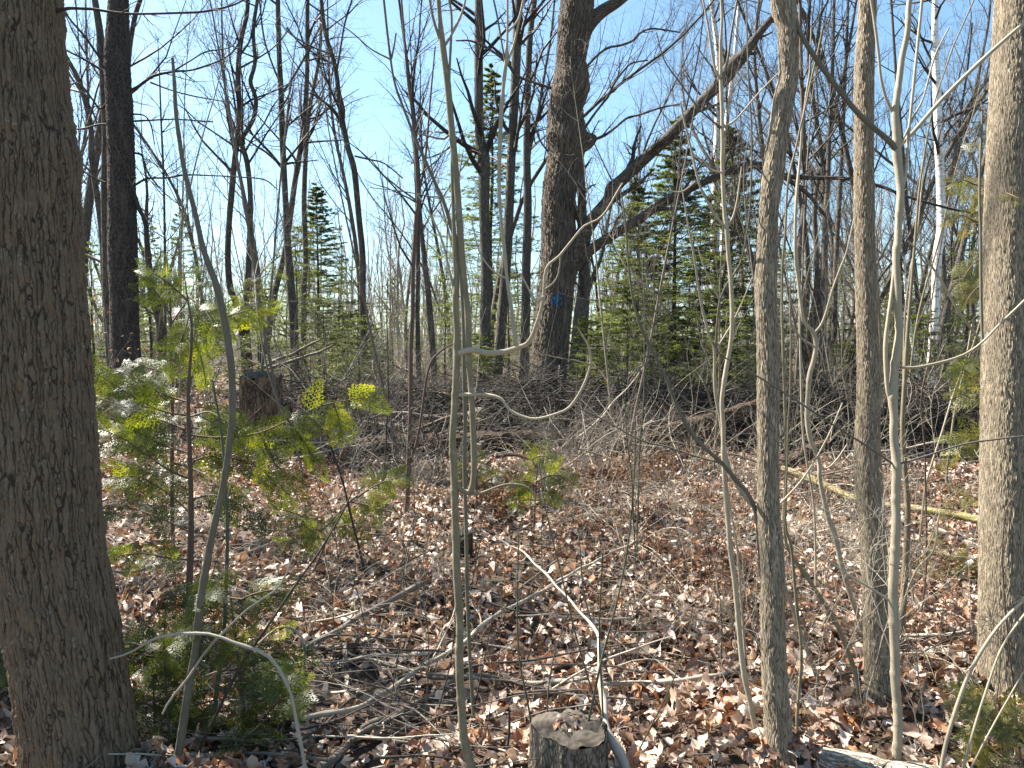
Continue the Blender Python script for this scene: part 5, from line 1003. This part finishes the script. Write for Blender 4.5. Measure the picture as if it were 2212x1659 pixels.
def cedar(label, stem, d, brs, mat='cedar', stemmat='red', name="cedar_sapling", cat="cedar sapling", seed=0, k=10):
    rng = np.random.default_rng(800 + seed)
    root, p, r = traced(name, cat, label, stem, M[stemmat], d=d, k=k, step=.04, seed=seed, partname='stem')
    O = np.array(root.location); mb = MB(); fb = MB()
    for (pts, d0, d1, nf, size, tn) in brs:
        rows = [(x, y, 4.5 - 3 * j / max(1, len(pts) - 1)) for j, (x, y) in enumerate(pts)]
        bp, br = trace(rows, d0, .03, d1=d1, rng=rng); mb.tubes(bp, br, 4)
        nf = int(nf * 1.3); t = np.linspace(.12, 1, nf); L = np.linspace(0, 1, len(bp)); base = np.stack([np.interp(t, L, bp[:, i]) for i in range(3)], 1)
        i = np.minimum((t * (len(bp) - 1)).astype(int), len(bp) - 2); tan = norm(bp[i + 1] - bp[i])
        nf = max(5, nf) ; nr = norm(np.array([.1, -.75, .55]) + rng.normal(0, .38, (nf, 3))); sd_ = norm(np.cross(nr, tan)); sg = np.where(np.arange(nf) % 2, 1, -1)[:, None]
        a = rng.uniform(.35, 1.0, (nf, 1)); a[-1] = .05; ax = norm(tan * np.cos(a) + sg * sd_ * np.sin(a) + np.array([0, 0, -.22]))
        sz = size * 1.0 * rng.uniform(.6, 1.3, nf) * (1 - .25 * t); fronds(fb, base, ax, nr, sz, rng, np.full(nf, tn) + rng.normal(0, .2, nf))
    mb.build("branches", M['red'], root, O); fb.build("foliage", M[mat], root, O); return root
# a spray of fronds hanging along each traced branch: points, depth at start and end, frond count, frond size, tint
cedar("cedar sapling with bright sprays rising behind the curved snapped sapling",
    [(409, 1430, 14), (408, 1400, 14), (410, 1240, 14), (412, 1106, 12), (410, 986, 10), (407, 853, 8), (414, 740, 6), (413, 690, 5), (403, 630, 3), (398, 590, 2)], None, [
    ([(407, 897), (370, 893), (330, 880), (290, 858), (240, 828), (185, 790)], 3.75, 3.4, 20, .17, .45), ([(408, 930), (360, 912), (300, 890), (240, 868), (190, 850)], 3.75, 3.9, 22, .15, .25),
    ([(410, 1035), (370, 1018), (320, 985), (270, 950), (215, 925)], 3.75, 3.5, 18, .16, .35), ([(410, 1060), (350, 1030), (290, 1010), (210, 985)], 3.75, 4.0, 18, .14, .2),
    ([(405, 650), (385, 630), (355, 605), (330, 590)], 3.8, 3.7, 12, .12, .55), ([(408, 680), (400, 710), (385, 750), (370, 790)], 3.8, 3.6, 14, .14, .6), ([(411, 720), (430, 760), (440, 800), (445, 830)], 3.8, 3.9, 12, .13, .45),
    ([(408, 640), (430, 660), (455, 690), (470, 740)], 3.8, 3.6, 14, .14, .6), ([(412, 700), (450, 700), (500, 680), (560, 665)], 3.8, 3.9, 20, .15, .85), ([(420, 690), (480, 660), (530, 625), (600, 575)], 3.8, 4.3, 16, .12, .8),
    ([(411, 900), (450, 890), (480, 905), (520, 925)], 3.75, 3.6, 14, .14, .5), ([(410, 950), (440, 930), (500, 920), (560, 940)], 3.75, 4.1, 16, .14, .35),
    ([(411, 940), (480, 945), (560, 935), (640, 900), (700, 875), (770, 862), (800, 862)], 3.75, 3.9, 26, .17, .75), ([(620, 905), (640, 930), (660, 960), (680, 990)], 3.8, 3.8, 12, .14, .6), ([(560, 935), (580, 975), (600, 1010), (640, 1030)], 3.8, 3.7, 14, .14, .55),
    ([(720, 870), (730, 900), (735, 930)], 3.85, 3.85, 8, .13, .7), ([(411, 1110), (380, 1080), (340, 1050), (300, 1030), (260, 1030)], 3.75, 3.5, 18, .14, .3),
    ([(409, 870), (350, 850), (290, 815), (235, 800), (195, 815)], 3.75, 3.8, 20, .15, .4), ([(409, 980), (350, 960), (280, 920), (220, 900), (190, 905)], 3.75, 3.9, 24, .16, .25), ([(410, 1150), (350, 1120), (290, 1100), (230, 1090)], 3.75, 3.8, 18, .14, .2),
    ([(411, 1000), (450, 985), (500, 990), (560, 1010), (600, 1050)], 3.75, 3.9, 22, .15, .35), ([(411, 1080), (460, 1070), (510, 1085), (560, 1120)], 3.75, 3.7, 18, .14, .25),
    ([(410, 1210), (360, 1205), (300, 1195), (240, 1205)], 3.75, 3.4, 16, .12, .45)], seed=1)
cedar("second slimmer cedar stem just left of the bright cedar sapling",
    [(372, 1120, 8), (370, 1050, 8), (372, 930, 7), (370, 840, 7), (369, 760, 6), (368, 690, 5), (364, 620, 4), (360, 560, 3)], 5.0, [
    ([(368, 680), (350, 650), (330, 620), (318, 590)], 5.0, 4.9, 12, .16, .3), ([(369, 700), (390, 670), (410, 640), (425, 600)], 5.0, 5.1, 12, .16, .4), ([(371, 820), (340, 800), (300, 790)], 5, 5, 12, .16, .4),
    ([(372, 960), (330, 960), (280, 940)], 5, 4.8, 14, .17, .2), ([(372, 1000), (410, 1010), (450, 1030), (480, 1060)], 5, 4.8, 12, .16, .3)], seed=2)
cedar("small cedar with a bright tip rising beside the red-brown sapling",
    [(700, 1180, 5), (712, 1150, 5), (735, 1110, 4), (760, 1080, 4), (790, 1060, 3)], 4.6, [
    ([(770, 1075), (800, 1055), (830, 1040), (865, 1030)], 4.6, 4.5, 16, .16, .85), ([(760, 1085), (790, 1090), (815, 1100)], 4.6, 4.5, 8, .14, .7), ([(735, 1105), (720, 1120), (700, 1140), (670, 1145)], 4.6, 4.4, 12, .14, .45),
    ([(720, 1140), (750, 1135), (780, 1150)], 4.6, 4.5, 10, .13, .6), ([(705, 1160), (670, 1130), (640, 1110), (600, 1100)], 4.6, 4.4, 14, .14, .35), ([(705, 1165), (660, 1160), (620, 1170)], 4.6, 4.2, 10, .13, .3)], seed=3)
brs = []
r9 = np.random.default_rng(9)
for j in range(44):
    x0 = 500 + r9.normal(0, 45); y0 = r9.uniform(1260, 1650); ang = r9.uniform(-2.6, .3) if j % 3 else r9.uniform(2.6, 3.6); L = r9.uniform(70, 190)
    pts = [(x0 + math.cos(ang) * L * f, y0 + math.sin(ang) * L * f * .55 + 45 * f * f) for f in (0, .35, .7, 1)]
    d0 = 2.95; d1 = d0 + r9.uniform(-.35, .3); brs.append((pts, d0, d1, 8, .13, r9.uniform(.05, .5)))
cedar("low dark cedar bush spreading over the bottom left brush", [(530, 1700, 12), (528, 1600, 11), (520, 1500, 9), (510, 1400, 7), (500, 1320, 4), (497, 1280, 3)], 2.95, brs, seed=4)
brs = []
for j in range(20):
    x0 = 330 + r9.normal(0, 25); y0 = r9.uniform(1380, 1650); ang = r9.uniform(-3, 0); L = r9.uniform(50, 120)
    brs.append(([(x0 + math.cos(ang) * L * f, y0 + math.sin(ang) * L * f * .5 + 40 * f * f) for f in (0, .4, .75, 1)], 2.85, 2.7 + r9.uniform(0, .3), 7, .11, r9.uniform(.1, .55)))
cedar("small cedar seedling tucked right of the thickest left trunk's foot", [(340, 1690, 6), (335, 1600, 5), (332, 1500, 4), (328, 1400, 3)], 2.85, brs, seed=5)
brs = []
for j in range(26):
    x0 = 20 + r9.normal(0, 15); y0 = r9.uniform(1290, 1660); ang = r9.uniform(-3, 0); L = r9.uniform(50, 130)
    brs.append(([(x0 + math.cos(ang) * L * f, y0 + math.sin(ang) * L * f * .5 + 40 * f * f) for f in (0, .4, .75, 1)], 3.2, 3.2 + r9.uniform(-.3, .3), 11, .14, r9.uniform(.1, .55)))
cedar("cedar bush in the bottom left corner behind the thickest left trunk", [(15, 1690, 9), (15, 1500, 7), (12, 1350, 5), (10, 1270, 3)], 3.2, brs, seed=6)
cedar("bright green cedar seedling right of centre before the brush pile",
    [(1155, 1105, 4), (1157, 1060, 4), (1160, 1020, 3), (1162, 985, 2)], 5.6, [
    ([(1160, 1010), (1150, 995), (1165, 985), (1185, 985)], 5.6, 5.5, 9, .15, .75), ([(1158, 1040), (1180, 1030), (1205, 1025), (1225, 1030)], 5.6, 5.5, 12, .15, .6), ([(1157, 1050), (1140, 1040), (1122, 1040)], 5.6, 5.5, 8, .15, .5),
    ([(1156, 1070), (1175, 1065), (1200, 1070)], 5.6, 5.5, 8, .14, .5), ([(1156, 1080), (1135, 1080), (1115, 1095)], 5.6, 5.4, 8, .14, .4)], seed=7)
cedar("dark low cedar seedling between the two centre stems", [(1030, 1090, 4), (1030, 1060, 4), (1028, 1020, 3)], 5.9, [
    ([(1029, 1050), (1010, 1030), (995, 1010)], 5.9, 5.8, 10, .14, .1), ([(1029, 1060), (1050, 1040), (1075, 1025)], 5.9, 5.8, 10, .14, .1), ([(1029, 1040), (1030, 1020), (1040, 1000)], 5.9, 5.8, 8, .13, .1)], seed=8)
cedar("yellowed cedar sapling hugging the left side of the edge trunk",
    [(2150, 1130, 8), (2150, 1000, 7), (2150, 850, 6), (2148, 700, 5), (2146, 500, 4), (2140, 380, 3), (2130, 260, 2)], 4.2, [
    ([(2148, 400), (2111, 400), (2085, 390), (2060, 395)], 4.2, 4.1, 8, .13, .5), ([(2148, 420), (2111, 420), (2140, 405), (2170, 415), (2205, 430)], 4.2, 3.0, 10, .10, .6), ([(2148, 480), (2113, 480), (2080, 465), (2060, 470)], 4.2, 4.1, 8, .13, .3), ([(2113, 340), (2118, 310), (2115, 280)], 4.2, 4.2, 6, .10, .0),
    ([(2148, 560), (2115, 560), (2095, 580), (2080, 600)], 4.2, 4.1, 8, .13, .4), ([(2148, 620), (2115, 620), (2095, 640), (2085, 660)], 4.2, 4.1, 8, .14, .2), ([(2148, 800), (2116, 800), (2095, 780), (2075, 800)], 4.2, 4.1, 9, .15, .1),
    ([(2148, 850), (2116, 850), (2098, 860), (2080, 850)], 4.2, 4.1, 9, .15, .0), ([(2148, 960), (2117, 960), (2095, 950), (2070, 975)], 4.2, 4.1, 12, .17, .3), ([(2148, 1080), (2117, 1080), (2090, 1070), (2060, 1090)], 4.2, 4.1, 8, .13, .7)], mat='cedaryellow', seed=10)
brs = []
for j in range(14):
    x0, y0 = r9.uniform(1990, 2110), r9.uniform(1155, 1250); brs.append(([(x0, y0), (x0 + r9.uniform(-30, 30), y0 - 8), (x0 + r9.uniform(-60, 60), y0 + 4)], None, None, 8, .12, r9.uniform(.2, .8)))
brs = [(p_, G(p_[0][0], p_[0][1], .06)[1], G(p_[2][0], p_[2][1], .05)[1], a, b, c) for (p_, _, _, a, b, c) in brs]
cedar("faded flat cedar sprays lying on the leaves left of the edge trunk", [(2040, 1215, 4), (2045, 1195, 4), (2050, 1180, 3)], None, brs, mat='cedaryellow', name="cedar_seedling", cat="cedar seedling", seed=11)
brs = []
for j in range(16):
    x0, y0 = r9.uniform(2090, 2215), r9.uniform(1510, 1650); brs.append(([(x0, y0), (x0 + r9.uniform(-20, 20), y0 - 18), (x0 + r9.uniform(-50, 50), y0 - 10)], 2.8, 2.7, 7, .085, r9.uniform(.0, .5)))
cedar("scruffy yellow-green cedar seedling at the foot of the edge trunk", [(2170, 1690, 4), (2165, 1600, 4), (2160, 1520, 3)], 2.8, brs, mat='cedaryellow', name="cedar_seedling", cat="cedar seedling", seed=12)

# leaf-holding beech saplings
def beech(px, py, d, label, seed, s=1.0):
    rng = np.random.default_rng(seed); a, b, tips = shrub(rng, 6, 1.7 * s, .007, .45, .02); g = P(px, py, d); z = gz(g[0], g[1]); root = empty("beech_sapling", (g[0], g[1], z), label, "beech sapling")
    a.build("stems", M['twig'], root); b.build("twigs", M['twig'], root)
    pick = tips[rng.random(len(tips)) < .55]; pos = pick[:, -1]; N = len(pos)
    p, q, c = leaf_mesh(N, pos, rng.uniform(.03, .055, N), rng, 5, 1.0, tintrng=(0, 1)); mb = MB(); mb.add(p, q=q, c=c); mb.build("leaves", M['leafy'], root)
beech(300, 880, 7.0, "young beech holding tan leaves before the black-barked trunk", 1); beech(250, 850, 7.6, "smaller beech with pink-tan leaves left of the black-barked trunk's foot", 2, .8); beech(440, 860, 7.5, "leafy beech sapling behind the cedar sprays", 3, .8)
beech(640, 960, 8.0, "low beech with few leaves right of the brown old stump", 4, .6); beech(500, 900, 7.2, "low beech with dry leaves left of the brown old stump", 5, .6)

# dead ferns and dead grass tufts
def fern_proto(seed, n=9, L=.38):
    rng = np.random.default_rng(seed); d = norm(rng.normal(0, .55, (n, 3)) + np.array([0, 0, .9])); p = np.zeros((n, 3)); S = np.empty((n, 8, 3)); S[:, 0] = p; Ls = rng.uniform(.6, 1.2, n) * L
    for k in range(1, 8): d = norm(d + rng.normal(0, .1, (n, 3)) + np.array([0, 0, -.22])); p = p + d * (Ls / 7)[:, None]; S[:, k] = p
    st = MB(); st.tubes(S, np.full((n, 1), .0022) * np.linspace(1, .4, 8), 4)
    m = 16; pi = np.repeat(np.arange(n), m); t = rng.uniform(1.5, 6.99, len(pi)); i = t.astype(int); f = (t - i)[:, None]; pos = S[pi, i] * (1 - f) + S[pi, i + 1] * f + rng.normal(0, .012, (len(pi), 3))
    pp, q, c = leaf_mesh(len(pi), pos, rng.uniform(.02, .05, len(pi)), rng, 4, 1.0, tintrng=(0, 1)); lf = MB(); lf.add(pp, q=q, c=c); return st, lf
FE = [fern_proto(1), fern_proto(2, 12, .3), fern_proto(3, 7, .5)]; fe = [None] * 3
def mk_fern(i):
    root = empty("dead_fern", (0, 0, 0)); FE[i][0].build("stalks", M['red'], root); FE[i][1].build("fronds", M['fern'], root); return root
spots = [(1240, 1000, 1460, 1075, 22), (1480, 930, 1640, 1020, 12), (1700, 1060, 2110, 1110, 16), (1880, 950, 2120, 1010, 10), (1330, 1080, 1640, 1150, 12), (660, 1010, 860, 1100, 10), (230, 1010, 330, 1120, 8), (1500, 1180, 1640, 1340, 8), (1030, 1120, 1480, 1330, 12), (1960, 1230, 2120, 1420, 8), (1060, 1040, 1150, 1130, 6), (880, 1280, 960, 1340, 2), (1330, 960, 1420, 1000, 5), (520, 1440, 560, 1500, 2)]
for (x0, y0, x1, y1, n) in spots:
    for _ in range(n):
        px, py = rng.uniform(x0, x1), rng.uniform(y0, y1); g, d = G(px, py)
        if fe[0] is None or rng.random() > 2: i = 0
        else: i = int(rng.integers(0, 3))
        o = place(i, px, g[1], rng.uniform(.6, 1.2), rng.uniform(0, 6.28), fe, mk_fern); o.location = (g[0], g[1], gz(g[0], g[1])); later(o, px, "rust-brown dead fern", "dead fern", "rust-brown dead ferns in the leaf litter")
def tuft(seed, n=34, L=.5):
    rng = np.random.default_rng(seed); d = norm(rng.normal(0, .9, (n, 3)) * np.array([1, 1, .4]) + np.array([0, 0, .55])); p = rng.normal(0, .06, (n, 3)) * np.array([1, 1, 0]); S = np.empty((n, 8, 3)); S[:, 0] = p; Ls = rng.uniform(.5, 1.3, n) * L
    for k in range(1, 8): d = norm(d + rng.normal(0, .13, (n, 3)) + np.array([0, 0, -.17])); p = p + d * (Ls / 7)[:, None]; S[:, k] = p
    S[..., 2] = np.maximum(S[..., 2], .01); m = MB(); m.tubes(S, np.full((n, 1), .0018) * np.linspace(1, .5, 8), 3); return m
TF = [tuft(1), tuft(2, 26, .7)]; tf = [None] * 2
def mk_tuft(i): return TF[i].build("dry_stalk_tuft", M['twigpale'])
for (x0, y0, x1, y1, n) in [(1180, 1040, 1420, 1150, 18), (1420, 1000, 1640, 1120, 10), (1700, 1150, 2110, 1420, 10), (660, 960, 980, 1060, 14), (660, 1100, 980, 1350, 10), (1030, 950, 1300, 1020, 8), (260, 1100, 620, 1300, 8), (1300, 1180, 1640, 1400, 6)]:
    for _ in range(n):
        px, py = rng.uniform(x0, x1), rng.uniform(y0, y1); g, d = G(px, py); i = int(rng.integers(0, 2)); o = place(i, px, g[1], rng.uniform(.6, 1.1), rng.uniform(0, 6.28), tf, mk_tuft); later(o, px, "tuft of dry pale stalks", "stalk tuft", "tufts of dry pale stalks")

# dead branches of the brush pile and loose ones on the leaves
def stick(px, py, L, w, rng, mat, tilt, lift, tw=0):
    g, d = G(px, py, lift); a = rng.uniform(-.5, .5) + (math.pi if rng.random() < .5 else 0); n = 9; dr = norm(np.array([math.cos(a), math.sin(a) * 1.3, tilt])); p = [g - dr * L / 2]
    for _ in range(n - 1): dr = norm(dr + rng.normal(0, .10, 3)); p.append(p[-1] + dr * L / (n - 1))
    p = np.array(p); p[:, 2] = np.maximum(p[:, 2], ground(p[:, 0], p[:, 1]) + w); r = w * np.linspace(1, .35, n); c = cr(np.column_stack([p, r]), .08)
    mb = MB(); mb.tubes(c[:, :3], c[:, 3], 7, cap=True)
    A, B = resamp(c[:, :3], c[:, 3], 8)
    if tw: a_, b_ = spawn(A[None], B[None], tw, .15, 1, .35, (25, 60), 6, .12, .03, .5, rng, minr=.0015); mb.tubes(a_, b_, 4)
    O = np.array([g[0], g[1], gz(g[0], g[1])]); return mb.build("dead_branch", M[mat], None, O)
rng = np.random.default_rng(31); zone_items = {}
zones = [((640, 905, 985, 1010), 46, "dead branch of the brush pile left of the centre sapling", (.5, 1.7), (.006, .018)), ((1030, 915, 1330, 1000), 34, "dead branch heaped around the foot of the blue-marked trunk", (.5, 1.6), (.005, .016)),
         ((1330, 870, 1650, 1000), 34, "dead branch tangled over the red-brown rotten log", (.5, 1.5), (.004, .013)), ((1690, 930, 2120, 1060), 34, "dead branch in the thicket between the ridged trunks", (.4, 1.6), (.004, .014)),
         ((230, 850, 560, 980), 18, "dead branch lying under the cedar and black-barked trunk", (.4, 1.3), (.004, .012))]
for (x0, y0, x1, y1), n, lab, Ls, ws in zones:
    for j in range(n):
        o = stick(rng.uniform(x0, x1), rng.uniform(y0, y1), rng.uniform(*Ls), rng.uniform(*ws) * (.7 if j % 3 else 1.2), rng, ['twig', 'twigdark', 'greylog', 'twigpale', 'red'][j % 5], rng.normal(0, .28), rng.uniform(.02, .28), int(rng.integers(0, 4)))
        zone_items.setdefault((lab, "dead branch"), []).append(o)
zones = [((300, 1150, 960, 1400), 36, "thin dead stick lying on the leaves left of the main sapling"), ((640, 1400, 980, 1640), 32, "grey stick crossed in the low brush heap beside the main sapling's foot"), ((1010, 1150, 1600, 1450), 22, "thin dead stick on the open leaves right of the main sapling"),
         ((1010, 1450, 1380, 1560), 12, "thin crossed stick just behind the near stump"), ((1720, 1130, 2110, 1480), 18, "thin dead stick on the bright leaves between ridged trunks"), ((280, 1400, 620, 1640), 20, "thin dark stick under the low cedar bush")]
for (x0, y0, x1, y1), n, lab in zones:
    for j in range(n):
        o = stick(rng.uniform(x0, x1), rng.uniform(y0, y1), rng.uniform(.3, 1.1), rng.uniform(.002, .0080), rng, ['twig', 'twigpale', 'twigdark', 'twig'][j % 4], rng.normal(0, .18), rng.uniform(.02, .10), int(rng.integers(0, 4)))
        o.name = "loose_stick"; zone_items.setdefault((lab, "stick"), []).append(o)
for (lab, cat), lst in zone_items.items():
    lst.sort(key=lambda o: px_of(o.location)[0])
    for j, o in enumerate(lst): tag(o, ORD[min(j, 54)] + " from left, " + lab, cat, lab)
finish_labels()
